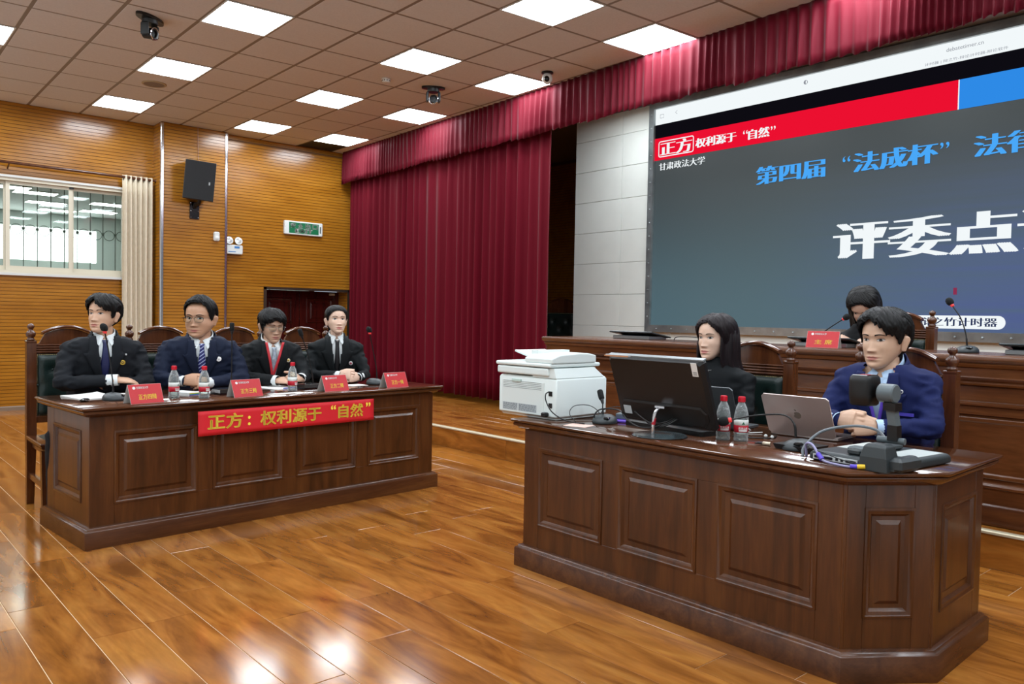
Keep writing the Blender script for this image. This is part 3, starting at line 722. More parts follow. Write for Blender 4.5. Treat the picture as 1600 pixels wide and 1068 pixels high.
name_card('red folded name card reading 正方二辩 in front of the woman with the black tie', '正方二辩', ld(1.585, 0.085), LD_A+0.06, w=0.20)
name_card('red folded name card reading 正方一辩 at the empty right end of the debate desk', '正方一辩', ld(2.10, 0.085), LD_A+0.04, w=0.20)
name_card('red folded name card reading 主席 on the judge table on the stage', '主席', (2.29, -8.36, 1.12), -PI/2+0.22, w=0.20, sp=1.6)

# ------------------------------------------------------------------ microphones
M_foam = pbr('black foam', '0d0f10', 0.9, bump=0.6, bscale=500)
M_ring = pbr('red lit ring', 'c04040', 0.4, emit='ff3030', estr=0.35)
def conference_mic(label, base, rz, pts, head_dir=None, style='oval', ring=True, group='gooseneck microphones', hr=0.0205):
    """base position on the table; pts: neck points in world space from the base to the foam head"""
    t = thing('gooseneck_microphone', label, 'microphone', base, rz, group)
    inv = Matrix.Rotation(-rz, 4, 'Z') @ Matrix.Translation(-Vector(base))
    if style == 'oval':
        lo = []
        for z, s, dy in ((0, 0.96, 0), (0.006, 1, 0), (0.02, 0.95, 0.002), (0.032, 0.78, 0.008), (0.040, 0.5, 0.014), (0.043, 0.2, 0.018)):
            lo.append([(0.062*s*math.cos(q), dy+0.075*s*math.sin(q), z) for q in [2*PI*k/24 for k in range(24)]])
        MB().loft(lo).build('base', M_greyp, t, 180)
        MB().cbox((0.028, -0.045, 0.030), (0.028, 0.03, 0.012), ch=0.004).build('button', M_gloss, t)
    else:
        lo = []
        for z, k, yo in ((0, 0, 0), (0.012, 0, 0), (0.030, 0.012, 0.01), (0.036, 0.022, 0.014)):
            lo.append([(-0.085+k, -0.06+k+yo, z), (0.085-k, -0.06+k+yo, z), (0.085-k, 0.065-k*.4, z), (-0.085+k, 0.065-k*.4, z)])
        MB().loft(lo).build('base', M_gloss, t)
        for x in (0.035, 0.055): MB().lathe([(0.006, 0), (0.006, 0.004), (0.004, 0.006)], 10, M=basis((x, -0.055, 0.022), (1, 0, 0), (0, 0.6, 0.8))).build('button', M_grey2, t)
    P = [inv @ Vector(p) for p in pts]
    s = spline(P, 8)
    nk = MB().tube(s, [0.0052 if i < len(s)*0.22 else 0.0036 for i in range(len(s))], 8).build('gooseneck', M_black, t, 60)
    d = (s[-1]-s[-2]).normalized(); e = s[-1]
    side = d.cross(Vector((0, 0, 1))) if abs(d.z) < 0.95 else Vector((1, 0, 0))
    side.normalize(); Mh = basis(e, side, side.cross(d)*-1, d)
    if ring: MB().lathe([(0.008, -0.002), (0.010, 0.0), (0.011, 0.010), (0.009, 0.013)], 12, M=Mh).build('ring', M_ring, t, 60)
    else: MB().lathe([(0.006, -0.012), (0.008, 0.0), (0.010, 0.010), (0.009, 0.013)], 12, M=Mh).build('ring', M_black, t, 60)
    prof = [(0.009, 0.010), (hr*0.85, 0.016), (hr, 0.026), (hr*1.02, 0.036), (hr*0.9, 0.047), (hr*0.55, 0.055), (0.002, 0.058)] if ring else [(0.010, 0.010), (0.014, 0.014), (0.015, 0.03), (0.015, 0.055), (0.013, 0.060), (0.004, 0.063)]
    MB().lathe(prof, 14, M=Mh).build('foam_head', M_foam, t, 180)
    return t
def V(*a): return Vector(a)
b = V(-1.285, -5.93, 0.76)
conference_mic('gooseneck microphone with a red ring standing before the man with crossed arms', b, 0.25, [b+V(0, .02, .035), b+V(-.005, .02, .12), b+V(-.02, .03, .26), b+V(-.045, .02, .385)])
b = V(-0.61, -5.90, 0.76)
conference_mic('upright black microphone on a square base between the striped-tie and lanyard men', b, 0.12, [b+V(.03, .02, .03), b+V(.032, .02, .15), b+V(.032, .02, .28), b+V(.032, .02, .39)], style='box', ring=False)
b = V(0.0, -5.83, 0.76)
conference_mic('black microphone on a square base leaning left before the woman with the black tie', b, 0.1, [b+V(.03, .02, .03), b+V(.015, .02, .13), b+V(-.025, .02, .27), b+V(-.06, .015, .355)], style='box', ring=False)
b = V(0.575, -5.74, 0.76)
conference_mic('gooseneck microphone with a red ring nearest the red stage curtain', b, 0.3, [b+V(.02, .01, .035), b+V(.012, .01, .12), b+V(-.02, .01, .26), b+V(-.05, .005, .375)])

# ------------------------------------------------------------------ bottles
def clear_plastic():
    m = bpy.data.materials.new('clear plastic'); m.use_nodes = True; nt = m.node_tree; N = nt.nodes; L = nt.links; b = N['Principled BSDF']
    b.inputs['Base Color'].default_value = lin('e8eeee'); b.inputs['Roughness'].default_value = 0.08
    t = N.new('ShaderNodeBsdfTransparent'); t.inputs[0].default_value = lin('f2f6f6'); mx = N.new('ShaderNodeMixShader')
    lw = N.new('ShaderNodeLayerWeight'); lw.inputs[0].default_value = 0.35
    tc = N.new('ShaderNodeTexCoord'); vo = N.new('ShaderNodeTexVoronoi'); vo.inputs['Scale'].default_value = 90; L.new(tc.outputs['Object'], vo.inputs['Vector'])
    bp = N.new('ShaderNodeBump'); bp.inputs['Strength'].default_value = 0.8; bp.inputs['Distance'].default_value = 0.003; L.new(vo.outputs['Distance'], bp.inputs['Height']); L.new(bp.outputs[0], b.inputs['Normal']); L.new(bp.outputs[0], lw.inputs['Normal'])
    mr = N.new('ShaderNodeMapRange'); mr.inputs['To Min'].default_value = 0.14; mr.inputs['To Max'].default_value = 0.75; L.new(lw.outputs['Facing'], mr.inputs['Value']); L.new(mr.outputs[0], mx.inputs[0])
    L.new(t.outputs[0], mx.inputs[1]); L.new(b.outputs[0], mx.inputs[2]); L.new(mx.outputs[0], N['Material Output'].inputs[0])
    return m
M_pet = clear_plastic()
M_label = pbr('bottle label white', 'e2e6e2', 0.4); M_labr = pbr('bottle label red', 'b3142a', 0.4); M_cap = pbr('red bottle cap', 'c8142a', 0.4); M_leaf = pbr('label green', '0f6a45', 0.5)
def bottle(label, loc, rz, s=1.0):
    t = thing('water_bottle', label, 'bottle', loc, rz, 'plastic water bottles'); t.scale = (s, s, s)
    r = 0.031
    MB().lathe([(0.022, 0.002), (0.028, 0.0), (r, 0.006), (r, 0.012), (r-.002, 0.018), (r, 0.024), (r-.0015, 0.038), (r-.0015, 0.096), (r, 0.100), (r-.001, 0.11), (r-.003, 0.125), (0.022, 0.148), (0.015, 0.162), (0.0125, 0.170), (0.0125, 0.176), (0.0125, 0.182)], 24).build('body', M_pet, t, 180)
    MB().lathe([(r-.0035, 0.004), (r-.0035, 0.036), (r-.004, 0.10), (r-.005, 0.118), (0.023, 0.140), (0.0001, 0.1401)], 20).build('water', M_pane, t, 180)
    MB().lathe([(r-.0008, 0.040), (r-.0002, 0.0405), (r-.0002, 0.070), (r-.0008, 0.0705)], 28, cap=False).build('red_label', M_labr, t, 180)
    MB().lathe([(r-.0008, 0.0705), (r-.0002, 0.071), (r-.0002, 0.094), (r-.0008, 0.0945)], 28, cap=False).build('white_label', M_label, t, 180)
    cp = MB(); cp.lathe([(0.0148, 0.170), (0.0148, 0.190), (0.0135, 0.193), (0.001, 0.193)], 24)
    for k in range(24): q = 2*PI*k/24; cp.box(0.0145, 0.0154, -0.0008, 0.0008, 0.172, 0.189, 0, Matrix.Rotation(q, 4, 'Z'))
    cp.build('cap', M_cap, t, 40)
    def wrap(vs, z0, sc, off): return [((r+off)*math.sin(v[0]*sc/r), -(r+off)*math.cos(v[0]*sc/r), z0+v[1]*sc) for v in vs]
    vs, fs, w, y0, y1 = text_mesh('农夫山泉', 1.0, 0.02, align='CENTER'); lb = MB(); lb.add(wrap(vs, 0.054, 0.0105, 0.0004), fs)
    for zz in (0.049, 0.045): lb.add(wrap([(-2+0.25*k, q*0.35) for k in range(17) for q in (0, 1)], zz, 0.0095, 0.0004), [(2*k, 2*k+2, 2*k+3, 2*k+1) for k in range(16)])
    lb.build('label_lettering', M_whitei, t)
    mt = MB(); mt.add(wrap([(-0.8, 0), (0.8, 0), (0.45, 0.6), (0.1, 1.5), (-0.2, 0.9), (-0.5, 0.5)], 0.075, 0.0085, 0.0004), [(0, 1, 2, 3, 4, 5)]); mt.build('label_mark', M_leaf, t)
    return t
bottle('water bottle with red cap just right of the 正方四辩 card', V(-0.972, -5.99, 0.76), 0.55)
bottle('water bottle with red cap in front of the clasped hands of the striped-tie man', V(-0.826, -6.08, 0.76), 0.6)
bottle('water bottle with red cap in front of the man with the red lanyard', V(-0.19, -5.94, 0.76), 0.7)
bottle('left one of the two red-capped water bottles beside the monitor', V(0.392, -8.885, 0.76), -0.75)
bottle('right one of the two red-capped water bottles beside the monitor', V(0.425, -8.953, 0.76), -0.7)

# ------------------------------------------------------------------ papers and small things on the debate desk
def sheet(name, label, cat, loc, rz, w, h, t=0.004, mat=M_paper, group=None, curl=0.0):
    P = []
    for i in range(7):
        P.append([(-w/2+w*j/6, -h/2+h*i/6, 0.0005+t+curl*((j/6)**3)*(i/6)) for j in range(7)])
    mb = MB().grid(P); n = len(mb.v)
    mb.box(-w/2, w/2, -h/2, h/2, 0, max(t*0.9, 0.0004))
    o = mb.build(name, mat, None, None, loc, rz); tag(o, label, cat, group); return o
sheet('paper_stack', 'slightly curled white paper sheets under the arms of the man with crossed arms', 'paper', V(-1.36, -5.70, 0.76), 0.15, 0.21, 0.297, 0.006, curl=0.01)
sheet('paper_stack', 'white paper sheets lying between the first microphone and the 正方四辩 card', 'paper', V(-1.10, -5.74, 0.76), -0.2, 0.21, 0.297, 0.004)
sheet('note_paper', 'white note paper beside the upright black microphone base', 'paper', V(-0.70, -5.74, 0.76), 0.3, 0.12, 0.16, 0.001)
sheet('note_paper', 'white handwritten notes under the hands of the man with the lanyard', 'paper', V(-0.16, -5.66, 0.76), 0.2, 0.21, 0.28, 0.002)
sheet('note_paper', 'white sheet between the 正方三辩 and 正方二辩 cards at the desk edge', 'paper', V(-0.29, -6.06, 0.76), 0.12, 0.24, 0.06, 0.001)
sheet('note_paper', 'white sheet beside the clasped hands of the woman with the black tie', 'paper', V(0.40, -5.75, 0.76), 0.1, 0.14, 0.12, 0.001)
pen = thing('ballpoint_pen', 'blue ballpoint pen on the notes of the man with the lanyard', 'pen', V(-0.13, -5.79, 0.768), 0.25)
MB().tube([(-0.06, 0, 0), (0.05, 0, 0)], 0.004, 8).build('barrel', pbr('blue pen', '2a35a8', 0.4), pen, 60); MB().tube([(0.05, 0, 0), (0.066, 0, 0)], [0.0038, 0.001], 8).build('tip', M_white, pen, 60)
pk = thing('card_box', 'small white card box with coloured stripes beside the middle water bottle', 'box', V(-0.86, -5.86, 0.76), 0.35)
MB().cbox((0, 0, 0.012), (0.085, 0.16, 0.024), ch=0.002).build('carton', M_white, pk)
for k, c in enumerate(('7a3fa0', '2f7fd0', '3aa04a', 'e0c030')): MB().cbox((0.0, -0.0805, 0.006+k*0.004), (0.07, 0.0015, 0.0035)).build('coloured_stripe', pbr('stripe '+c, c, 0.5), pk)
ky = thing('key_fob', 'small black key fob with a metal ring at the left corner of the debate desk', 'key', V(-1.44, -5.93, 0.76), -0.5)
MB().cbox((0, 0, 0.009), (0.035, 0.07, 0.016), ch=0.006).build('fob', M_gloss, ky, 40); MB().tube([(0.014*math.cos(q), 0.047+0.014*math.sin(q), 0.003) for q in [2*PI*k/16 for k in range(17)]], 0.0015, 6).build('ring', M_chrome, ky, 180)
# ------------------------------------------------------------------ big LED screen
SW, SH = 6.74, 2.56
scr = thing('led_screen', 'huge LED wall screen showing a debate timer page behind the judge table', 'screen', (4.99, -4.80, 1.22))
fr = MB()
fr.loft([[(0.06, 0.085, -0.085), (0.06, 0.0, 0.0), (-0.035, 0.0, 0.0), (-0.02, 0.085, -0.085)], [(0.06, 0.085, SH+0.085), (0.06, 0, SH), (-0.035, 0, SH), (-0.02, 0.085, SH+0.085)]])
fr.loft([[(0.06, 0.085, -0.085), (-0.02, 0.085, -0.085), (-0.035, 0, 0), (0.06, 0, 0)], [(0.06, -SW-0.085, -0.085), (-0.02, -SW-0.085, -0.085), (-0.035, -SW, 0), (0.06, -SW, 0)]])
fr.loft([[(0.06, 0, SH), (-0.035, 0, SH), (-0.02, 0.085, SH+0.085), (0.06, 0.085, SH+0.085)], [(0.06, -SW, SH), (-0.035, -SW, SH), (-0.02, -SW-0.085, SH+0.085), (0.06, -SW-0.085, SH+0.085)]])
fr.loft([[(0.06, -SW-0.085, -0.085), (-0.02, -SW-0.085, -0.085), (-0.035, -SW, 0), (0.06, -SW, 0)], [(0.06, -SW-0.085, SH+0.085), (-0.02, -SW-0.085, SH+0.085), (-0.035, -SW, SH), (0.06, -SW, SH)]])
fr.build('steel_frame', M_steel, scr)
rv = MB()
for k in range(16): rv.lathe([(0.010, 0), (0.010, 0.003), (0.006, 0.005)], 10, M=basis((-0.031, 0.04, 0.1+k*0.16), (0, -1, 0), (0, 0, 1)))
for k in range(30): rv.lathe([(0.010, 0), (0.010, 0.003), (0.006, 0.005)], 10, M=basis((-0.031, -0.1-k*0.22, -0.045), (0, -1, 0), (0, 0, 1)))
rv.build('frame_bolts', M_steel, scr)['kind'] = 'stuff'
def screen_mat():
    m = bpy.data.materials.new('led display'); m.use_nodes = True; nt = m.node_tree; N = nt.nodes; L = nt.links; b = N['Principled BSDF']
    b.inputs['Base Color'].default_value = (0.01, 0.011, 0.012, 1); b.inputs['Roughness'].default_value = 0.55; b.inputs['Specular IOR Level'].default_value = 0.3
    tc = N.new('ShaderNodeTexCoord'); sp = N.new('ShaderNodeSeparateXYZ'); L.new(tc.outputs['Object'], sp.inputs[0])
    gy = N.new('ShaderNodeMapRange'); gy.inputs['From Min'].default_value = -1.2; gy.inputs['From Max'].default_value = -4.4; gy.interpolation_type = 'SMOOTHSTEP'; L.new(sp.outputs['Y'], gy.inputs['Value'])
    gz = N.new('ShaderNodeMapRange'); gz.inputs['From Min'].default_value = 1.9; gz.inputs['From Max'].default_value = 0.0; gz.interpolation_type = 'SMOOTHSTEP'; L.new(sp.outputs['Z'], gz.inputs['Value'])
    # page background of the timer, reflected light put into its colours: grey top, teal middle, blue lower right, with the display's row banding
    up = N.new('ShaderNodeMixRGB'); up.inputs['Color1'].default_value = lin('353c3d'); up.inputs['Color2'].default_value = lin('47616a'); L.new(gz.outputs[0], up.inputs['Fac'])
    mu = N.new('ShaderNodeMath'); mu.operation = 'MULTIPLY'; L.new(gy.outputs[0], mu.inputs[0]); L.new(gz.outputs[0], mu.inputs[1])
    mp = N.new('ShaderNodeMapping'); mp.inputs['Scale'].default_value = (1, 0.35, 14); L.new(tc.outputs['Object'], mp.inputs['Vector'])
    nz = N.new('ShaderNodeTexNoise'); nz.inputs['Scale'].default_value = 1.0; nz.inputs['Detail'].default_value = 2; L.new(mp.outputs[0], nz.inputs['Vector'])
    nr = N.new('ShaderNodeMapRange'); nr.inputs['From Min'].default_value = 0.3; nr.inputs['From Max'].default_value = 0.7; nr.inputs['To Min'].default_value = 0.55; nr.inputs['To Max'].default_value = 1.3; L.new(nz.outputs['Fac'], nr.inputs['Value'])
    m2 = N.new('ShaderNodeMath'); m2.operation = 'MULTIPLY'; m2.use_clamp = True; L.new(mu.outputs[0], m2.inputs[0]); L.new(nr.outputs[0], m2.inputs[1])
    mx = N.new('ShaderNodeMixRGB'); mx.inputs['Color2'].default_value = lin('435486'); L.new(m2.outputs[0], mx.inputs['Fac']); L.new(up.outputs[0], mx.inputs['Color1'])
    L.new(mx.outputs[0], b.inputs['Emission Color']); b.inputs['Emission Strength'].default_value = SCREEN_GAIN
    return m
SCREEN_GAIN = 1.0
MB().box(0.0, 0.05, -SW, 0, 0, SH).build('display', screen_mat(), scr)
def strip(nm, mat, y0, y1, z0, z1, off): return MB().box(-off, -off+0.0015, -(y1), -(y0), z0, z1).build(nm, mat, scr)
E_white = emis('screen white', 'f2f8fa', 1.0); E_red = emis('screen red', 'ec1030', 1.0); E_blue = emis('screen blue', '2e8ae6', 1.0); E_black = emis('screen black', '14121a', 0.6); E_cyan = emis('screen light blue', '4aa8f8', 1.0); E_grey = emis('screen grey', '8a8e98', 1.0); E_navy = emis('screen navy', '2a3558', 1.0)
strip('browser_bar', E_white, 0, SW, 2.375, SH, 0.002)
strip('dark_band', E_black, 0, SW, 2.215, 2.375, 0.002)
strip('red_band', E_red, 0, 3.35, 1.955, 2.215, 0.003)
strip('blue_band', E_blue, 3.358, SW, 1.955, 2.215, 0.003)
strip('band_divider', E_white, 3.348, 3.358, 1.955, 2.215, 0.003)
def SM(d, z, off=0.006): return basis((-off, -d, z-1.22), (0, -1, 0), (0, 0, 1))
def st(body, mat, d, z, w, h, off=0.015, heavy=0.0, nm='screen_lettering', lift=0.006): return lettering(nm, body, mat, scr, SM(d, z, lift), w, h, off=-0.010 if heavy else 0.0, heavy=heavy*1.5, flat=True)
def rrect(d0, d1, z0, z1, r, t):
    """rounded outline box on the screen"""
    def loop(i):
        rr = max(r-i, 0.002); pts = []
        for cx, cz, a0 in ((d1-r, z1-r, 0), (d0+r, z1-r, 90), (d0+r, z0+r, 180), (d1-r, z0+r, 270)):
            for k in range(6): a = R(a0+18*k); pts.append((-0.005, -(cx+rr*math.cos(a)), cz+rr*math.sin(a)-1.22))
        return pts
    return MB().loft([loop(0), loop(t)], False, False)
rrect(0.055, 0.56, 3.205, 3.395, 0.03, 0.012).build('badge_outline', E_white, scr)
st('正方', E_white, 0.09, 3.222, 0.435, 0.155, 0.03, 0.009)
st('权利源于', E_white, 0.59, 3.243, 0.52, 0.105, 0.02, 0.006); st('“', E_white, 1.20, 3.30, None, 0.04, 0.02); st('自然', E_white, 1.27, 3.232, 0.24, 0.105, 0.02, 0.006); st('”', E_white, 1.53, 3.29, None, 0.04, 0.02)
st('甘肃政法大学', E_white, 0.075, 3.05, 0.64, 0.085, 0.02, 0.003)
st('第四届', E_cyan, 1.385, 2.735, 0.745, 0.185, 0.022, 0.011); st('“', E_cyan, 2.32, 2.85, None, 0.055, 0.02); st('法成杯', E_cyan, 2.44, 2.735, 0.745, 0.185, 0.022, 0.011); st('”', E_cyan, 3.215, 2.85, None, 0.055, 0.02); st('法律辩论赛', E_cyan, 3.505, 2.735, 1.27, 0.185, 0.022, 0.011)
st('评委点评', E_white, 2.285, 1.90, 2.08, 0.365, 0.028, 0.026)
st('debatetimer.cn', E_grey, 3.24, 3.70, 0.30, 0.034, 0.0); st('计时器 | 辩之竹-辩论计时器-辩论软件', E_grey, 3.06, 3.608, 0.67, 0.032, 0.0)
MB().lathe([(0.022, 0), (0.022, 0.001)], 20, M=SM(1.908, 3.712, 0.004)).build('half_circle_icon', E_grey, scr); MB().box(0, 0.015, -0.014, 0.014, 0, 0.0012, 0, SM(1.908, 3.712, 0.0045)).build('icon_half', E_white, scr)
for i, (a, b_) in enumerate(((0.07, 0.10), )): MB().tube([(-0.004, -a, 2.49), (-0.004, -a, 2.45), (-0.004, -b_-0.02, 2.45), (-0.004, -b_-0.02, 2.49), (-0.004, -a, 2.49)], 0.0025, 4).build('sidebar_icon', E_grey, scr)
MB().tube([(-0.004, -0.315, 2.50), (-0.004, -0.29, 2.48), (-0.004, -0.315, 2.46)], 0.0025, 4).build('back_icon', E_grey, scr)
pl = MB(); pts = []
for k in range(13): a = R(-90+15*k); pts.append((-0.005, -(3.73+0.055*math.cos(a)), 1.307-1.22+0.058*math.sin(a)))
pts += [(-0.005, -3.02, 0.145), (-0.005, -2.975, 0.087), (-0.005, -3.02, 0.029)]
pl.loft([pts, [(-0.003, p[1], p[2]) for p in pts]]); pl.build('white_pill', E_white, scr)
st('辩之竹计时器', E_navy, 3.09, 1.272, 0.63, 0.075, 0.015, 0.003, lift=0.0075)
strip('red_mark', emis('screen dim red', '8a3050', 1.0), 3.365, 3.395, 0.33, 0.39, 0.004)

# ------------------------------------------------------------------ things on the judge table
def flip_monitor(label, y, rz=0.0):
    t = thing('desk_monitor', label, 'monitor', (2.47, y, 1.12), -PI/2+rz, 'slim flip-up monitors on the judge table')
    M = Matrix.Rotation(R(-9), 4, 'X')
    MB().cbox((0, 0.02, 0.014), (0.38, 0.22, 0.028), ch=0.004).build('housing', pbr('silver housing', '8b9092', 0.3, 0.7), t)
    MB().cbox((0, 0.02, 0.042), (0.44, 0.26, 0.012), ch=0.004, M=M).build('lid', pbr('dark teal lid', '2b3335', 0.3), t)
    MB().cbox((0, 0.02, 0.0345), (0.40, 0.23, 0.003), M=M).build('display', M_gloss, t)
    for s in (-1, 1): MB().cbox((s*0.14, 0.09, 0.02), (0.03, 0.03, 0.03), ch=0.004).build('hinge', M_chrome, t)
    return t
flip_monitor('slim flip-up monitor at the left end of the judge table', -6.68)
flip_monitor('slim flip-up monitor right behind the 主席 name card', -8.28)
flip_monitor('slim flip-up monitor at the right edge of the photo on the judge table', -9.56)
b = V(2.665, -8.13, 1.12)
conference_mic('gooseneck microphone pointing at the bowed chairwoman behind the 主席 card', b, -PI/2, [b+V(0, 0, .035), b+V(-.01, -.02, .075), b+V(-.05, -.11, .13), b+V(-.08, -.21, .185)])
b = V(2.43, -9.16, 1.12)
conference_mic('tall gooseneck microphone standing at the right end of the judge table', b, -PI/2, [b+V(0, 0, .03), b+V(0, .01, .11), b+V(0, .04, .20), b+V(0, .085, .27)])
tag(MB().tube(spline([V(2.5, -7.02, 1.1235), V(2.5, -7.04, 1.145), V(2.5, -7.10, 1.152), V(2.5, -7.25, 1.150), V(2.5, -7.40, 1.135), V(2.5, -7.48, 1.1235)], 6), 0.0035, 6).build('cable_loop', M_black, None, 180), 'thin black cable looping over the judge table left of the long-haired woman', 'cable')

# ------------------------------------------------------------------ printer
pr = thing('printer', 'white multifunction printer with its vented back turned to the viewer', 'printer', (0.395, -7.815, 0.76), R(-88))
# local: x along the back (towards -y of the room), back face at y = -0.195
W2, D2 = 0.212, 0.195
mb = MB(); ol = [(-W2, -D2), (W2, -D2), (W2, D2), (-W2, D2)]
poly_loft(mb, ol, [(-0.012, 0.0), (-0.012, 0.012), (0, 0.016), (0, 0.200), (-0.006, 0.212), (-0.014, 0.215)]); bevel(mb.build('body', M_printer, pr, 40), 0.008, 2)
def skew(ol, z, sh): return [(x+0.0, y, z) for x, y in ol]
mb = MB(); mb.loft([[(-W2-0.006, -D2-0.012, z), (W2-0.05, -D2-0.012, z), (W2-0.05, D2-0.03, z), (-W2-0.006, D2-0.03, z)] for z in (0.222, 0.262)]); bevel(mb.build('scanner', M_printer, pr), 0.008, 2)
mb = MB(); mb.loft([[(W2-0.17, -D2+0.00, 0.213), (W2-0.004, -D2+0.00, 0.213), (W2-0.004, D2-0.02, 0.213), (W2-0.17, D2-0.02, 0.213)], [(W2-0.17, -D2, 0.262), (W2-0.02, -D2, 0.262), (W2-0.02, D2-0.08, 0.262), (W2-0.17, D2-0.08, 0.262)]]); mb.build('scanner_shoulder', M_printer, pr)
mb = MB(); mb.loft([[(-W2-0.012, -D2-0.018, z), (W2-0.03, -D2-0.018, z), (W2-0.03, D2-0.02, z), (-W2-0.012, D2-0.02, z)] for z in (0.266, 0.286)]); bevel(mb.build('scanner_lid', M_printer, pr), 0.007, 2)
mb = MB(); mb.loft([[(x, y, z) for y, z in ((-D2-0.01, 0.286), (D2-0.06, 0.286), (D2-0.06, 0.325), (D2-0.12, 0.336), (0, 0.338), (-D2+0.05, 0.330), (-D2-0.01, 0.312))] for x in (-0.01, W2-0.025)]); bevel(mb.build('document_feeder', M_printer, pr), 0.006, 2)
mb = MB(); mb.loft([[(x, y, z) for y, z in ((-D2+0.06, 0.300+dz), (D2-0.1, 0.300+dz), (D2-0.1, 0.309+dz), (-D2+0.06, 0.309+dz))] for x, dz in ((-0.015, 0), (-W2+0.055, 0.035))]); mb.build('feeder_tray', M_printer, pr)
mb = MB().box(-0.02, 0.03, -D2+0.05, D2-0.1, 0.318, 0.348); mb.build('feeder_guide', M_printer, pr)
yb = -D2-0.0008
MB().box(-W2+0.025, W2-0.085, yb-0.001, yb+0.001, 0.02, 0.185).build('rear_door', pbr('printer door', 'd2dcda', 0.45), pr)
sl = MB()
for k in range(5): sl.box(-W2+0.035, W2-0.105, yb-0.0018, yb-0.0005, 0.148+k*0.0085, 0.1495+k*0.0085)
sl.build('vent_slots', M_grey2, pr)
MB().cbox((-0.075, yb-0.003, 0.188), (0.07, 0.006, 0.014), ch=0.002).build('door_latch', pbr('printer latch', 'b8cdc6', 0.5), pr)
for x0, x1 in ((-W2+0.033, -0.065), (-0.060, 0.075)):
    lb = MB().box(x0, x1, yb-0.0016, yb-0.0008, 0.028, 0.068).build('rating_label', pbr('label grey', 'aab4b8', 0.5), pr)
    tx = MB()
    for k in range(7):
        x = x0+0.005
        while x < x1-0.01: w = random.uniform(0.006, 0.022); tx.box(x, min(x+w, x1-.004), yb-0.0020, yb-0.0015, 0.032+k*0.005, 0.0342+k*0.005); x += w+0.005
    tx.build('label_print', pbr('label print', '5a6468', 0.6), lb)
for z in (0.135, 0.075): MB().box(W2-0.052, W2-0.028, yb-0.002, yb+0.0, z-0.012, z+0.012).build('socket', M_black, pr)
MB().cbox((W2-0.065, yb-0.014, 0.028), (0.03, 0.03, 0.022), ch=0.004).build('power_plug', M_black, pr)
def cable(label, pts, r=0.0032, mat=None, name='cable', n=7): return tag(MB().tube(spline(pts, 8), r, n).build(name, mat or M_black, None, 180), label, 'cable')
cable('black cable hanging from the printer socket down to the desk top', [V(0.195, -7.99, 0.905), V(0.165, -8.00, 0.895), V(0.160, -8.01, 0.86), V(0.165, -8.05, 0.81), V(0.19, -8.12, 0.775), V(0.24, -8.20, 0.7635)])
cable('thin black cable arching in a loop against the right side of the printer', [V(0.26, -8.12, 0.7635), V(0.262, -8.075, 0.80), V(0.30, -8.07, 0.835), V(0.37, -8.10, 0.838), V(0.41, -8.13, 0.81), V(0.42, -8.15, 0.765)], 0.002)
cable('black cable bundle running from the lying microphone to the monitor back', [V(0.33, -8.20, 0.766), V(0.32, -8.19, 0.80), V(0.34, -8.22, 0.832), V(0.32, -8.35, 0.84), V(0.23, -8.48, 0.815), V(0.17, -8.60, 0.80), V(0.20, -8.66, 0.805), V(0.255, -8.70, 0.83)], 0.0035)
cable('thin dark cable behind the monitor cable bundle', [V(0.36, -8.19, 0.764), V(0.37, -8.2, 0.82), V(0.36, -8.30, 0.850), V(0.33, -8.42, 0.853)], 0.002)
b = V(0.37, -8.215, 0.76)
conference_mic('small black microphone base with a short bent neck between the printer and monitor', b, -1.2, [b+V(0, .01, .03), b+V(.005, .02, .07), b+V(.01, .025, .095), b+V(.012, .03, .105)], ring=False)
tag(MB().box(-0.06, 0.06, -0.05, 0.05, 0, 0.0012).build('pink_note', pbr('pink paper', 'd8b8ac', 0.7), None, None, (0.19, -8.21, 0.76), -1.3), 'pinkish paper slip lying before the small microphone base', 'paper')
pu = thing('purple_folder', 'purple plastic folder with a grey box on it beside the monitor', 'folder', (0.50, -8.25, 0.76), -1.2)
MB().cbox((0, 0, 0.006), (0.16, 0.11, 0.012), ch=0.003).build('cover', pbr('purple plastic', '6a4cc0', 0.4), pu); MB().cbox((-0.02, 0.01, 0.027), (0.07, 0.06, 0.03), ch=0.004).build('grey_box', M_grey2, pu)

# ------------------------------------------------------------------ monitor, laptops
mo = thing('computer_monitor', 'black computer monitor seen from behind on a round stand', 'monitor', (0.245, -8.655, 0.76), R(-92))
# local x along the width (towards -y of the room), local -y towards the viewer (back of the monitor)
def tiltM(y, z, deg): return Matrix.Translation((0, y, z)) @ Matrix.Rotation(R(deg), 4, 'X')
TM = tiltM(0.055, 0.046, 20)
mb = MB()
def rr(x0, x1, y0, y1, r=0.012):
    return [(x0+r, y0), (x1-r, y0), (x1, y0+r), (x1, y1-r), (x1-r, y1), (x0+r, y1), (x0, y1-r), (x0, y0+r)]
mb.loft([[(x, y, z) for x, z in rr(-0.268, 0.268, 0, 0.325)] for y in (0.018, 0.0)] + [[(x, -0.016, z) for x, z in rr(-0.255, 0.255, 0.012, 0.315)]], M=TM); mb.build('back_shell', M_black, mo)
mb = MB(); mb.loft([[(x, y, z) for x, z in rr(-0.25, 0.25, 0.02, 0.115, 0.03)] for y in (-0.014, -0.0185)] + [[(x, -0.022, z) for x, z in rr(-0.235, 0.235, 0.028, 0.105, 0.02)]], M=TM); mb.build('electronics_hump', M_black, mo)
MB().box(-0.27, 0.27, -0.004, 0.020, 0.322, 0.329, 0, TM).build('top_edge', pbr('grey bezel', '6f7678', 0.3), mo)
MB().box(-0.255, 0.255, 0.018, 0.0188, 0.02, 0.31, 0, TM).build('screen_face', M_gloss, mo)
MB().box(0.212, 0.242, -0.0172, -0.0160, 0.258, 0.318, 0, TM).build('white_sticker', M_paper, mo)
q = MB()
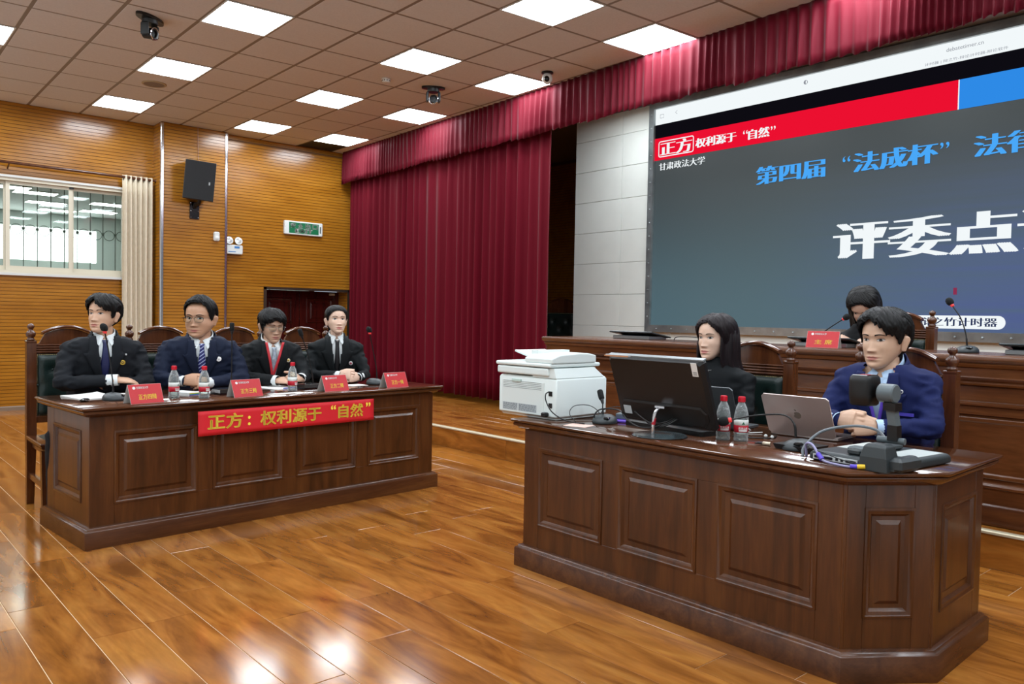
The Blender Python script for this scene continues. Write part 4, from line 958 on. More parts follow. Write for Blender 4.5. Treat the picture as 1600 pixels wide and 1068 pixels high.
for k in range(3): q.box(0.217, 0.237, -0.0176, -0.0171, 0.264+k*0.006, 0.2665+k*0.006, 0, TM)
q.build('sticker_print', M_grey2, mo)
MB().box(-0.225, -0.18, -0.0235, -0.0220, 0.045, 0.085, 0, TM).build('rating_sticker', pbr('label grey', 'aab4b8', 0.5), mo)
MB().tube(spline([(0.0, -0.045, 0.004), (0.002, -0.047, 0.06), (0.010, -0.04, 0.115), (0.018, -0.005, 0.132)], 5), 0.0085, 10).build('stand_post', M_chrome, mo, 60)
MB().cbox((0.020, -0.012, 0.133), (0.055, 0.04, 0.014), ch=0.003).build('stand_hinge', M_chrome, mo)
MB().tube([(0.002, -0.047, 0.055), (0.005, -0.0445, 0.085)], 0.0092, 10).build('red_tape', pbr('red tape', 'b02030', 0.5), mo)
MB().lathe([(0.118, 0), (0.122, 0.003), (0.118, 0.007), (0.02, 0.010), (0.001, 0.010)], 36).build('round_foot', pbr('grey glass foot', '394042', 0.12), mo, 40)
for k in range(3):
    MB().tube(spline([(0.06+0.012*k, 0.022, 0.085), (0.05, -0.02, 0.07-0.008*k), (-0.01, -0.03, 0.055-0.006*k), (-0.08, -0.02, 0.07), (-0.15, 0.0, 0.095)], 5), 0.0035, 6).build('lead', M_black, mo, 180)
tag(MB().loft([[(x, y, z) for x, z in rr(0.0, 0.20, -0.045, 0.0)] for y in (0, 0)] if False else [[(x, y, z) for x, y in rr(-0.10, 0.10, -0.24, 0.24)] for z in (0, 0.022)]).build('black_docking_tray', M_black, None, None, (0.49, -8.555, 0.76), R(-4)), 'flat black device lying behind the monitor stand', 'computer')
ba = thing('flat_packet', 'flat grey packet with an orange edge on the left top of the monitor', 'packet', (0.158, -8.475, 1.108), R(-92))
MB().cbox((0, 0, 0.005), (0.13, 0.03, 0.010), ch=0.002).build('sleeve', pbr('packet grey', '9a9c9e', 0.4), ba)
MB().cbox((0.0, -0.012, 0.003), (0.14, 0.008, 0.006)).build('orange_edge', pbr('packet orange', 'b07850', 0.5), ba)
def laptop(name, label, loc, rz, w, d, tilt, cl, logo):
    """opened laptop; local -y is the lid's outer side, hinge at y = 0, keyboard towards +y"""
    t = thing(name, label, 'laptop', loc, rz)
    mb = MB(); mb.loft([[(x, y, z) for x, y in rr(-w/2, w/2, 0.004, d)] for z in (0.004, 0.014)]); mb.build('keyboard_deck', cl, t)
    MB().box(-w/2+0.02, w/2-0.02, 0.03, d*0.55, 0.0141, 0.0150).build('keys', M_black, t)
    T = Matrix.Translation((0, 0.0, 0.012)) @ Matrix.Rotation(R(tilt), 4, 'X')
    lid = MB(); lid.loft([[(x, y, z) for x, z in rr(-w/2, w/2, 0.0, d)] for y in (0.003, -0.003)], M=T); lo_ = lid.build('lid', cl, t)
    MB().box(-w/2+0.008, w/2-0.008, 0.0031, 0.0036, 0.012, d-0.008, 0, T).build('display', emis('laptop display', '9aa8c0', 0.35), lo_)
    if logo:
        pts = []
        for k in range(28):
            a = 2*PI*k/28; r = 1.5*0.0125*(1-0.10*math.exp(-((math.sin(a)-1)**2)/0.05)-0.07*math.exp(-((math.sin(a)+1)**2)/0.03))
            x, z = r*0.92*math.cos(a), r*math.sin(a)
            dx = x-0.0215; dz = z-0.0045
            if math.hypot(dx, dz) < 0.0093: s_ = 0.0093/max(math.hypot(dx, dz), 1e-5); x, z = 0.0215+dx*s_, 0.0045+dz*s_
            pts.append((x, z))
        g = MB(); g.loft([[(-x, yv, z+d*0.52) for x, z in pts] for yv in (-0.0036, -0.0030)], M=T)
        leaf = [(0.0015, 0.0205), (0.009, 0.0228), (0.0112, 0.0308), (0.003, 0.0278)]
        g.loft([[(-x, yv, z+d*0.52) for x, z in leaf] for yv in (-0.0036, -0.0030)], M=T); g.build('lid_mark', pbr('polished mark', '8d8378', 0.25, 0.5), t)
    return t
laptop('laptop', 'rose-silver laptop opened towards the man in the bright blue suit', (0.742, -9.065, 0.76), R(-87), 0.312, 0.205, 27, pbr('rose aluminium', 'c9bdb8', 0.33, 0.75), True)
laptop('laptop', 'dark grey laptop half hidden behind the monitor and water bottles', (0.67, -8.62, 0.76), R(-84), 0.32, 0.215, 24, pbr('dark grey aluminium', '565b5e', 0.35, 0.5), False)

# ------------------------------------------------------------------ lying microphone, document camera and their cables
b = V(0.42, -9.225, 0.76)
t = conference_mic('bent gooseneck microphone on a black tray in front of the rose laptop', b, R(-95), [b+V(.03, .03, .045), b+V(.03, .04, .10), b+V(.02, .085, .132), b+V(-.03, .185, .122), b+V(-.075, .27, .098)], style='oval')
mb = MB(); mb.loft([[(-0.07, -0.055, 0), (0.075, -0.055, 0), (0.075, 0.075, 0), (-0.07, 0.075, 0)], [(-0.078, -0.065, 0.022), (0.083, -0.065, 0.022), (0.083, 0.083, 0.022), (-0.078, 0.083, 0.022)]]); mb.build('tray', M_black, t)
jk = thing('jack_adapter', 'metal audio jack plug lying left of the black microphone tray', 'plug', (0.40, -9.11, 0.769), R(100))
MB().lathe([(0.008, 0), (0.009, 0.01), (0.009, 0.03), (0.006, 0.034)], 12, M=Matrix.Rotation(R(90), 4, 'Y')).build('sleeve', pbr('champagne metal', 'b8ac98', 0.3, 0.8), jk, 40); MB().tube([(0.03, 0, 0), (0.05, 0, 0), (0.068, 0, -0.004)], [0.006, 0.005, 0.002], 8).build('tip', M_black, jk, 60)
cable('white cable coiled on the desk beside the rose laptop', [V(0.62, -8.86, 0.764), V(0.60, -8.89, 0.785), V(0.57, -8.87, 0.80), V(0.55, -8.84, 0.775), V(0.60, -8.83, 0.764), V(0.72, -8.88, 0.764)], 0.003, M_white)
cable('black charging cable lying in front of the rose laptop hinge', [V(0.50, -8.86, 0.764), V(0.52, -8.93, 0.764), V(0.60, -9.00, 0.764), V(0.69, -8.97, 0.764)], 0.003)
ep = thing('earphones', 'small white earphones on the desk left of the rose laptop', 'earphones', (0.60, -9.00, 0.76), 0.4)
for s in (0, 1): MB().sphere((0.0+0.02*s, 0.03*s, 0.008), (0.009, 0.008, 0.008), 10, 6).tube([(0.02*s, 0.03*s, 0.008), (0.02*s+0.022, 0.03*s+0.006, 0.004)], 0.003, 6).build('earbud', M_white, ep, 180)
dc = thing('document_camera', 'grey document camera with folded lamp arm on the cut corner of the desk', 'document camera', (0.215, -9.535, 0.76), R(-96))
# local: x along its back (towards -y of the room), +y away from the viewer
mb = MB(); poly_loft(mb, [(-0.165, 0.0), (0.165, 0.0), (0.165, 0.40), (-0.165, 0.40)], [(-0.01, 0.002), (0, 0.006), (0, 0.026), (-0.006, 0.036), (-0.016, 0.040)]); bevel(mb.build('base', M_greyp, dc), 0.004)
for x0, x1 in ((-0.145, -0.02), (0.04, 0.15)): MB().box(x0, x1, 0.15, 0.37, 0.0400, 0.0412).build('stage_plate', pbr('milky plate', 'b9c0be', 0.35), dc)
mb = MB().box(-0.148, 0.03, -0.0015, 0.001, 0.009, 0.028); mb.build('socket_plate', pbr('socket plate', 'c3c6c4', 0.4), dc)
for x, w in ((-0.125, 0.034), (-0.085, 0.034), (-0.05, 0.01), (-0.03, 0.01), (0.005, 0.04)): MB().box(x-w/2, x+w/2, -0.004, -0.001, 0.014, 0.023).build('socket', M_black, dc)
mb = MB(); mb.loft([[(0.045, -0.02, 0), (0.150, -0.02, 0), (0.150, 0.06, 0), (0.045, 0.06, 0)], [(0.048, -0.02, 0.05), (0.147, -0.02, 0.05), (0.147, 0.06, 0.05), (0.048, 0.06, 0.05)], [(0.058, -0.012, 0.088), (0.138, -0.012, 0.088), (0.138, 0.055, 0.088), (0.058, 0.055, 0.088)], [(0.066, 0.0, 0.096), (0.13, 0.0, 0.096), (0.13, 0.05, 0.096), (0.066, 0.05, 0.096)]]); bevel(mb.build('column_housing', M_greyp, dc), 0.004)
MB().cbox((0.165, 0.07, 0.03), (0.05, 0.14, 0.05), ch=0.012).build('side_hinge', M_greyp, dc)
MB().cbox((0.0, 0.17, 0.052), (0.05, 0.30, 0.022), ch=0.006).build('folded_lamp_arm', M_greyp, dc)
MB().cbox((0.03, 0.07, 0.054), (0.14, 0.05, 0.026), ch=0.006).build('folded_lamp', M_grey2, dc)
MB().tube([(0.06, 0.075, 0.105), (0.155, 0.085, 0.105)], 0.012, 10).build('arm_hinge', M_grey2, dc, 60)
mb = MB(); mb.loft([[(0.100, y-.016, z), (0.136, y-.016, z), (0.136, y+.016, z), (0.100, y+.016, z)] for y, z in ((0.08, 0.105), (0.078, 0.16))]); mb.build('arm_lower', M_black, dc)
mb = MB(); mb.loft([[(0.102+dx, y-.014, z), (0.134+dx, y-.014, z), (0.134+dx, y+.014, z), (0.102+dx, y+.014, z)] for y, z, dx in ((0.078, 0.16, 0), (0.072, 0.215, -0.006))]); mb.build('arm_upper', M_grey2, dc)
mb = MB(); mb.loft([[(0.09, y-.022, z), (0.136, y-.022, z), (0.136, y+.022, z), (0.09, y+.022, z)] for y, z in ((0.072, 0.212), (0.07, 0.24))]); mb.build('arm_elbow', M_black, dc)
MB().lathe([(0.030, -0.03), (0.034, -0.026), (0.034, 0.026), (0.030, 0.03)], 18, M=Matrix.Translation((0.098, 0.068, 0.272)) @ Matrix.Rotation(R(90), 4, 'Y')).build('head_joint', M_grey2, dc, 40)
mb = MB(); lo = []
for z, s in ((0.222, 0.80), (0.228, 0.92), (0.26, 1.0), (0.308, 1.0), (0.322, 0.97), (0.330, 0.86)):
    lo.append([(0.012+0.043*s*math.copysign(abs(math.cos(q))**0.5, math.cos(q)), 0.062+0.05*s*math.copysign(abs(math.sin(q))**0.5, math.sin(q)), z) for q in [2*PI*k/24 for k in range(24)]])
mb.loft(lo); mb.build('camera_head', M_black, dc, 40)
MB().cbox((0.012, 0.062, 0.331), (0.06, 0.07, 0.004), ch=0.002).build('head_top', M_gloss, dc)
MB().cbox((0.018, 0.055, 0.3335), (0.03, 0.02, 0.002)).build('head_marking', pbr('red marking', 'b04050', 0.4), dc)
g = pbr('grey cable', '6a7074', 0.5)
cable('thick grey cable arching over the document camera', [V(0.25, -9.335, 0.765), V(0.27, -9.33, 0.80), V(0.33, -9.37, 0.86), V(0.40, -9.46, 0.885), V(0.42, -9.54, 0.876), V(0.40, -9.585, 0.845)], 0.0055, g)
vg = thing('display_cable', 'lilac-grey cable with purple and yellow plugs at the document camera sockets', 'cable', (0, 0, 0))
MB().tube(spline([V(0.26, -9.345, 0.765), V(0.245, -9.35, 0.815), V(0.225, -9.385, 0.82), V(0.200, -9.425, 0.79), V(0.185, -9.455, 0.772), V(0.178, -9.53, 0.7665), V(0.185, -9.575, 0.7675)], 6), 0.0048, 8).build('lead', pbr('lilac cable', '8a86a8', 0.5), vg, 180)
MB().tube([V(0.200, -9.422, 0.793), V(0.188, -9.445, 0.776)], 0.009, 10).build('purple_plug', pbr('purple plug', '5540b8', 0.45), vg, 60)
MB().tube([V(0.180, -9.555, 0.7685), V(0.184, -9.578, 0.7700)], 0.008, 10).build('purple_plug', pbr('purple plug', '5540b8', 0.45), vg, 60)
MB().tube([V(0.184, -9.578, 0.7700), V(0.192, -9.603, 0.7730)], 0.009, 10).build('yellow_plug', pbr('yellow plug', 'd8b428', 0.45), vg, 60)
cable('thin black cable crossing the sockets of the document camera', [V(0.36, -9.30, 0.79), V(0.24, -9.36, 0.805), V(0.20, -9.44, 0.80), V(0.19, -9.52, 0.785), V(0.195, -9.60, 0.7765)], 0.002)

# ------------------------------------------------------------------ fittings on the walls and ceiling
sp = thing('wall_speaker', 'black wall loudspeaker tilted down on a bracket on the pilaster', 'loudspeaker', (1.41, 0.366, 2.56))
TS = Matrix.Translation((0.005, -0.14, 0.51)) @ Matrix.Rotation(R(4), 4, 'Y') @ Matrix.Rotation(R(-14), 4, 'Z') @ Matrix.Rotation(R(8), 4, 'X')
mb = MB(); mb.loft([[(-0.195, -0.17, z), (0.195, -0.17, z), (0.195, -0.13, z), (0.13, 0.10, z), (-0.13, 0.10, z), (-0.195, -0.13, z)] for z in (-0.26, 0.26)], M=TS); bevel(mb.build('cabinet', M_greyp, sp), 0.006)
MB().cbox((0, -0.174, 0), (0.385, 0.012, 0.512), ch=0.005, M=TS).build('grille', pbr('black grille', '14171a', 0.6, bump=0.5, bscale=700), sp)
MB().box(0.115, 0.135, -0.1815, -0.1800, -0.045, -0.005, 0, TS).build('badge', M_chrome, sp)
MB().box(-0.065, 0.065, -0.012, 0.0, 0.0, 0.235).build('wall_plate', M_gloss, sp)
bl = MB()
for x in (-0.05, 0.05):
    for z in (0.02, 0.11, 0.215): bl.sphere((x, -0.014, z), 0.008, 8, 5)
bl.build('plate_bolts', M_chrome, sp, 180)
MB().tube([(0.0, -0.012, 0.16), (0.0, -0.05, 0.20), (0.02, -0.12, 0.21), (0.02, -0.14, 0.24), (0.02, -0.15, 0.28)], [0.03, 0.028, 0.028, 0.025, 0.022], 10).build('arm', M_black, sp, 50)
cable('thin pinkish cable running from the ceiling to the wall loudspeaker', [V(1.45, 0.355, 3.83), V(1.452, 0.355, 3.6), V(1.46, 0.352, 3.4), V(1.46, 0.30, 3.32)], 0.003, pbr('pink cable', 'b08878', 0.6))
ex = thing('exit_sign', 'green and white exit sign in a white case on the wooden wall', 'exit sign', (3.09, RY, 2.475))
mb = MB(); mb.loft([[(x, y, z) for x, z in rr(-0.315, 0.315, 0, 0.205, 0.012)] for y in (0, -0.035)] + [[(x, -0.042, z) for x, z in rr(-0.306, 0.306, 0.009, 0.196, 0.012)]]); mb.build('case', M_white, ex)
MB().box(-0.245, 0.245, -0.0435, -0.042, 0.022, 0.185).build('green_face', pbr('sign green', '14633f', 0.4, emit='1a7a50', estr=0.12), ex)
for k, ch in enumerate('安全出口'): lettering('lettering', ch, M_whitei, ex, basis((-0.222+k*0.122, -0.0452, 0.102), (1, 0, 0), (0, 0, 1)), 0.082, 0.074, heavy=0.004)
lettering('lettering', 'EXIT', M_whitei, ex, basis((-0.14, -0.0452, 0.034), (1, 0, 0), (0, 0, 1)), 0.28, 0.054, heavy=0.007)
MB().box(0.265, 0.285, -0.044, -0.042, 0.05, 0.15).build('indicator_strip', M_grey2, ex)
em = thing('emergency_light', 'white twin-headed emergency light beside the steel pilaster edge', 'emergency light', (2.0, RY, 2.115))
mb = MB(); mb.loft([[(x, y, z) for x, z in rr(-0.12, 0.125, 0, 0.135, 0.015)] for y in (0, -0.05)] + [[(x, -0.058, z) for x, z in rr(-0.112, 0.117, 0.008, 0.127, 0.015)]]); mb.build('case', M_white, em)
MB().box(0.0, 0.075, -0.0595, -0.0575, 0.085, 0.115).build('blue_label', pbr('blue label', '3a78b8', 0.5), em); MB().box(-0.09, 0.02, -0.0595, -0.0575, 0.03, 0.042).build('blue_strip', pbr('blue label', '3a78b8', 0.5), em)
for x in (-0.075, 0.062):
    MB().tube([(x, -0.03, 0.13), (x, -0.035, 0.155)], 0.012, 8).build('lamp_neck', M_white, em, 60)
    h = MB().lathe([(0.03, -0.03), (0.05, -0.015), (0.056, 0.0), (0.056, 0.006)], 20, M=basis((x, -0.05, 0.195), (1, 0, 0), (0, 0.25, 0.97))).build('lamp_head', M_white, em, 50)
    MB().lathe([(0.001, 0.012), (0.03, 0.010), (0.050, 0.004), (0.050, 0.002)], 20, M=basis((x, -0.05, 0.195), (1, 0, 0), (0, 0.25, 0.97))).build('lens', pbr('lamp lens', 'c9cccb', 0.15, 0.3), h, 50)
pi_ = thing('motion_sensor', 'small white motion sensor on the pilaster below the loudspeaker', 'sensor', (1.716, PY, 2.277))
mb = MB(); mb.loft([[(x, y, z) for x, z in rr(-0.04, 0.04, 0, 0.13, 0.016)] for y in (0, -0.03)] + [[(x, -0.042, z) for x, z in rr(-0.03, 0.03, 0.01, 0.12, 0.014)]]); mb.build('case', M_white, pi_)
MB().sphere((0, -0.04, 0.045), (0.026, 0.012, 0.03), 12, 8).build('lens', M_label, pi_, 180)
# drape and rod
rod = thing('curtain_rod', 'long dark wooden curtain rod above the window with a ball end', 'curtain rod', (-0.7, 0.60, 3.055))
MB().tube([(-2.4, 0, 0.03), (1.66, 0, 0)], 0.018, 10).build('pole', M_chair, rod, 60)
MB().lathe([(0.016, 0), (0.024, 0.008), (0.018, 0.016), (0.028, 0.03), (0.030, 0.042), (0.02, 0.058), (0.002, 0.064)], 14, M=basis((1.66, 0, 0), (0, 1, 0), (0, 0, 1))).build('ball_end', M_chair, rod, 180)
for x in (-1.6, -0.05, 1.60): MB().tube([(x, 0.095, -0.05), (x, 0.05, -0.03), (x, 0, -0.01)], 0.009, 8).build('bracket', M_chair, rod, 60)
n = 90; P = []
for r in range(13):
    t_ = r/12; row = []
    for i in range(n+1):
        u = i/n; am = 0.034*(0.6+0.4*t_ if r < 12 else 0.7)
        x = 0.545+0.385*u+0.006*math.sin(t_*3+u*4)+0.02*(1-t_)*(u-0.3)
        row.append((x, 0.600+am*math.sin(u*2*PI*6.0)+0.006*math.sin(9*u+4*t_), 0.05+(3.085-0.05)*t_))
    P.append(row)
dr = MB().grid(P).build('window_drape', M_beige, None, 180); solid(dr, 0.003); tag(dr, 'gathered beige window drape hanging beside the pilaster', 'drape')
def ptz(label, x, y, rz, plate_r):
    t = thing('ceiling_camera', label, 'camera', (x, y, CEIL-0.155), rz, 'black motorised ceiling cameras')
    lo = [[(plate_r*math.cos(q), plate_r*0.42*math.sin(q), z) for q in [2*PI*k/24 for k in range(24)]] for z in (0.125, 0.149)]
    MB().loft(lo).build('mount_plate', pbr('dark camera plate', '1d1c1b', 0.35), t, 40)
    MB().lathe([(0.062, 0.088), (0.066, 0.095), (0.066, 0.125)], 20).build('turntable', M_greyp, t, 40)
    for s in (-1, 1): MB().cbox((s*0.066, 0, 0.035), (0.026, 0.075, 0.115), ch=0.012).build('yoke_arm', M_greyp, t)
    MB().lathe([(0.030, -0.055), (0.046, -0.05), (0.050, 0.03), (0.052, 0.045), (0.046, 0.052), (0.034, 0.048), (0.030, 0.03), (0.001, 0.028)], 20, M=basis((0, 0, 0.012), (1, 0, 0), (0, -0.15, 0.98))).build('lens_barrel', M_black, t, 40)
    MB().lathe([(0.052, 0.046), (0.054, 0.050), (0.046, 0.054), (0.044, 0.050)], 20, cap=False, M=basis((0, 0, 0.012), (1, 0, 0), (0, -0.15, 0.98))).build('lens_ring', M_chrome, t, 40)
    return t
ptz('black motorised camera under the ceiling above the window side of the debate desk', -0.36, -3.50, R(35), 0.16)
ptz('black motorised camera under the ceiling close to the red pelmet', 2.63, -3.55, R(-30), 0.13)
dm = thing('dome_camera', 'small white dome security camera at the ceiling edge above the pelmet', 'camera', (3.16, -4.83, CEIL-0.12), R(-20))
MB().lathe([(0.062, 0.112), (0.062, 0.100), (0.05, 0.095)], 20).build('base', M_black, dm, 40); MB().sphere((0, 0, 0.05), (0.055, 0.055, 0.06), 18, 10).build('housing', M_white, dm, 180); MB().sphere((-0.02, -0.035, 0.035), (0.030, 0.026, 0.032), 14, 8).build('lens', M_gloss, dm, 180)
sd = thing('smoke_detector', 'small round white smoke detector on the ceiling', 'smoke detector', (2.09, -3.43, CEIL-0.045))
MB().lathe([(0.052, 0.042), (0.052, 0.030), (0.046, 0.026), (0.040, 0.006), (0.03, 0.0), (0.001, 0.0)], 22).build('housing', M_white, sd, 40)
sv = MB()
for k in range(10): q = 2*PI*k/10; sv.cbox((0.043, 0, 0.018), (0.006, 0.012, 0.010), 0, Matrix.Rotation(q, 4, 'Z'))
sv.build('vents', M_grey2, sd)
cs = thing('ceiling_speaker', 'flat round beige loudspeaker set into a ceiling tile', 'loudspeaker', (0.325, -1.41, CEIL-0.018))
MB().lathe([(0.130, 0.016), (0.130, 0.006), (0.122, 0.0), (0.108, 0.002), (0.106, 0.008)], 30, cap=False).build('rim', pbr('beige rim', 'b0a284', 0.5), cs, 40); MB().lathe([(0.108, 0.008), (0.107, 0.003), (0.001, 0.001)], 30).build('mesh', pbr('grey mesh', '857a70', 0.7, bump=0.5, bscale=500), cs, 40)
# ------------------------------------------------------------------ people
def interp(tab, z):
    """smooth interpolation in a table of rows (z, a, b, ...)"""
    if z <= tab[0][0]: return list(tab[0][1:])
    if z >= tab[-1][0]: return list(tab[-1][1:])
    for i in range(len(tab)-1):
        if tab[i][0] <= z <= tab[i+1][0]:
            p1, p2 = tab[i], tab[i+1]; p0 = tab[max(i-1, 0)]; p3 = tab[min(i+2, len(tab)-1)]
            h = p2[0]-p1[0]; t = (z-p1[0])/h; out = []
            for k in range(1, len(p1)):
                m1 = (p2[k]-p0[k])/max(p2[0]-p0[0], 1e-6)*h; m2 = (p3[k]-p1[k])/max(p3[0]-p1[0], 1e-6)*h
                out.append((2*t**3-3*t*t+1)*p1[k]+(t**3-2*t*t+t)*m1+(-2*t**3+3*t*t)*p2[k]+(t**3-t*t)*m2)
            return out
def spow(a, e): return math.copysign(abs(a)**e, a)
def G(x, s): return math.exp(-(x/s)**2)
HEAD = [(-0.119, 0.009, -0.070, -0.050), (-0.114, 0.022, -0.079, -0.034), (-0.104, 0.034, -0.085, -0.018), (-0.09, 0.0450, -0.087, 0.002), (-0.07, 0.0560, -0.088, 0.034), (-0.05, 0.0640, -0.088, 0.062), (-0.03, 0.0700, -0.088, 0.083), (0.0, 0.073, -0.087, 0.098), (0.03, 0.0755, -0.089, 0.102), (0.06, 0.0735, -0.083, 0.097), (0.085, 0.062, -0.066, 0.080), (0.103, 0.042, -0.040, 0.055), (0.113, 0.020, -0.014, 0.030), (0.117, 0.004, 0.004, 0.012)]
HE = 0.86
def head_pt(t, z, off=0.0, tab=HEAD):
    w, f, b = interp(tab, z); yc = (f+b)/2; h = (b-f)/2
    return Vector(((w+off)*spow(math.cos(t), HE), yc+(h+off)*spow(math.sin(t), HE), z))
def feat(x, z, fem=0.0):
    """relief of the face: negative is towards the front"""
    ax = abs(x); d = 0.0
    # nose
    if -0.062 < z < 0.022:
        u = (0.016-z)/0.058
        if u <= 1: A = 0.0025+0.0165*max(0, u)**1.3; s = 0.0065+0.0045*max(0, min(1, u))
        else: A = 0.019*max(0, 1-(u-1)/0.17); s = 0.011
        if u < 0: A = 0.003*max(0, 1+u*4)
        d -= A*G(x, s)*(0.92 if fem else 1)
        d -= 0.0085*G(ax-0.0125, 0.0065)*G(z+0.043, 0.008)
    d += 0.0075*G(ax-0.031, 0.017)*G(z-0.003, 0.011)          # eye sockets
    d += 0.003*G(ax-0.013, 0.008)*G(z-0.006, 0.012)
    d -= 0.0035*G(ax-0.032, 0.020)*G(z-0.024, 0.008)*(0.5 if fem else 1)
    d -= 0.0045*G(ax-0.043, 0.020)*G(z+0.028, 0.020)           # cheeks
    d -= 0.0060*G(x, 0.021)*G(z+0.066, 0.0055)+0.0062*G(x, 0.018)*G(z+0.078, 0.0055)   # lips
    d += 0.0045*G(x, 0.024)*G(z+0.0722, 0.0020)
    d += 0.0030*G(x, 0.022)*G(z+0.089, 0.006)
    d -= 0.0050*G(x, 0.018)*G(z+0.105, 0.011)
    return d
def face_y(x, z, fem=0.0):
    w, f, b = interp(HEAD, z); yc = (f+b)/2; h = (b-f)/2
    c = min(0.999, (abs(x)/w))**(1/HE); s = math.sqrt(max(0, 1-c*c))
    return yc-h*s**HE+feat(x, z, fem)
def head_mesh(fem=0.0, jw=1.0):
    """head with face relief and ears; returns verts, faces and a tint per vertex"""
    NZ, NT = 104, 96; P = []
    for i in range(NZ+1):
        z = -0.119+0.236*i/NZ; row = []
        for j in range(NT):
            u = j/NT; t = 2*PI*u
            t = t+0.42*math.cos(t)        # more points towards the face (t = -90 deg)
            p = head_pt(t, z); p.x *= 1+(jw-1)*min(1, max(0, (-z+0.005)/0.05))
            s = math.sin(t)
            if s < 0:
                k = min(1, -s*2.2); p.y += feat(p.x, z, fem)*k
            row.append(p)
        P.append(row)
    mb = MB(); mb.grid(P, closed=True)
    n = len(mb.f); mb.f.append(list(range(NT-1, -1, -1))); mb.m.append(0)
    mb.f.append([NZ*NT+j for j in range(NT)]); mb.m.append(0)
    for s in (-1, 1):
        M = Matrix.Translation((s*0.0745, 0.012, -0.016)) @ Matrix.Rotation(s*R(-24), 4, 'Z') @ Matrix.Rotation(R(-8), 4, 'X')
        lo = []
        for (z, a, o) in ((-0.031, 0.006, 0.0), (-0.027, 0.010, 0.002), (-0.012, 0.0125, 0.003), (0.004, 0.0165, 0.006), (0.020, 0.0180, 0.009), (0.028, 0.013, 0.009), (0.033, 0.005, 0.007)):
            lo.append([(s*(o+0.0055*math.cos(q)+(0.004*math.sin(q) if math.sin(q) > 0 else 0)), a*math.sin(q), z) for q in [2*PI*k/12 for k in range(12)]])
        mb.loft(lo, M=M)
    return mb
def remesh(mb, voxel, smooth=4, wrinkle=0.0, wscale=14.0, seed=0.0, stretch=(1, 1, 1), keep=None):
    me = bpy.data.meshes.new('tmp'); me.from_pydata(mb.v, [], mb.f); me.update()
    o = bpy.data.objects.new('tmp', me); COL.objects.link(o)
    m = o.modifiers.new('r', 'REMESH'); m.mode = 'VOXEL'; m.voxel_size = voxel
    if smooth: s = o.modifiers.new('s', 'SMOOTH'); s.factor = 0.5; s.iterations = smooth
    dg = bpy.context.evaluated_depsgraph_get(); dg.update()
    r = bpy.data.meshes.new_from_object(o.evaluated_get(dg))
    vs = [v.co.copy() for v in r.vertices]
    if wrinkle:
        ns = [v.normal.copy() for v in r.vertices]
        for i, v in enumerate(vs):
            q = Vector((v.x*stretch[0], v.y*stretch[1], v.z*stretch[2]))*wscale+Vector((seed, seed*1.7, seed*0.3))
            k = 1-abs(noise.noise(q))*2.0
            g = keep(v) if keep else 1.0
            vs[i] = v+ns[i]*wrinkle*g*(k-0.35+0.5*noise.noise(q*0.4))
    fs = [tuple(p.vertices) for p in r.polygons]
    bpy.data.objects.remove(o); bpy.data.meshes.remove(me); bpy.data.meshes.remove(r)
    out = MB(); out.add(vs, fs); return out
def hand(mb, W, d, n, right=True, curl=(35, 40, 30), spread=4.0, s=1.0, thumb=(0.55, 0.75, 0.25), bend=0.0, fan=0.0):
    """palm, four jointed fingers of unequal length and a thumb from the side of the palm; n points out of the palm"""
    W = Vector(W); d = Vector(d).normalized(); n = Vector(n); n = (n-d*n.dot(d)).normalized()
    l = d.cross(n)*(1 if right else -1)           # towards the thumb
    lo = []
    for a, hw, ht, o in ((-0.03, 0.026, 0.020, 0), (0.0, 0.027, 0.018, 0), (0.025, 0.036, 0.0165, 0.002), (0.055, 0.041, 0.0145, 0.002), (0.082, 0.041, 0.012, 0), (0.092, 0.037, 0.009, 0)):
        c = W+d*a*s
        lo.append([c+l*(hw*math.cos(q)+o)*s-n*ht*math.sin(q)*s for q in [2*PI*k/14 for k in range(14)]])
    mb.loft(lo)
    for k, (off, ln, r) in enumerate(((0.029, 0.074, 0.0088), (0.0098, 0.082, 0.0090), (-0.0098, 0.076, 0.0086), (-0.0285, 0.060, 0.0078))):
        p = W+d*(0.080-0.004*abs(k-1.3))*s+l*off*s; ang = R(bend); dd = d; pts = [p-d*0.012*s]; lat = l*(math.sin(R(spread*(1.5-k))))
        for seg, cu in ((0.45, curl[0]+fan*(k-1.5)), (0.30, curl[1]), (0.25, curl[2])):
            pts.append(p)
            ang += R(cu); dd = (d*math.cos(ang)+n*math.sin(ang)+lat).normalized(); p = p+dd*ln*seg*s
        pts.append(p)
        mb.tube(pts, [r*s*q for q in (1.0, 1.08, 1.0, 0.94, 0.72)], 10); mb.sphere(p, r*0.72*s, 8, 6)
    p0 = W+d*0.018*s+l*0.028*s; a, b, c = thumb
    td = (d*a+l*b+n*c).normalized(); p1 = p0+td*0.036*s; td2 = (d*(a+0.45)+l*(b-0.35)+n*c).normalized(); p2 = p1+td2*0.032*s; p3 = p2+(td2+d*0.2+n*0.15).normalized()*0.024*s
    mb.tube([p0-td*0.012*s, p0, p1, p2, p3], [0.013*s, 0.0135*s, 0.0112*s, 0.0102*s, 0.0078*s], 10); mb.sphere(p3, 0.0078*s, 8, 6)
def limb(mb, A, B, ra, rb, n=14, k=3, mid=1.0):
    A = Vector(A); B = Vector(B); pts = [A+(B-A)*i/k for i in range(k+1)]
    mb.tube(pts, [(ra+(rb-ra)*i/k)*(mid if 0 < i < k else 1) for i in range(k+1)], n); mb.sphere(A, ra, 14, 10); mb.sphere(B, rb, 14, 10)
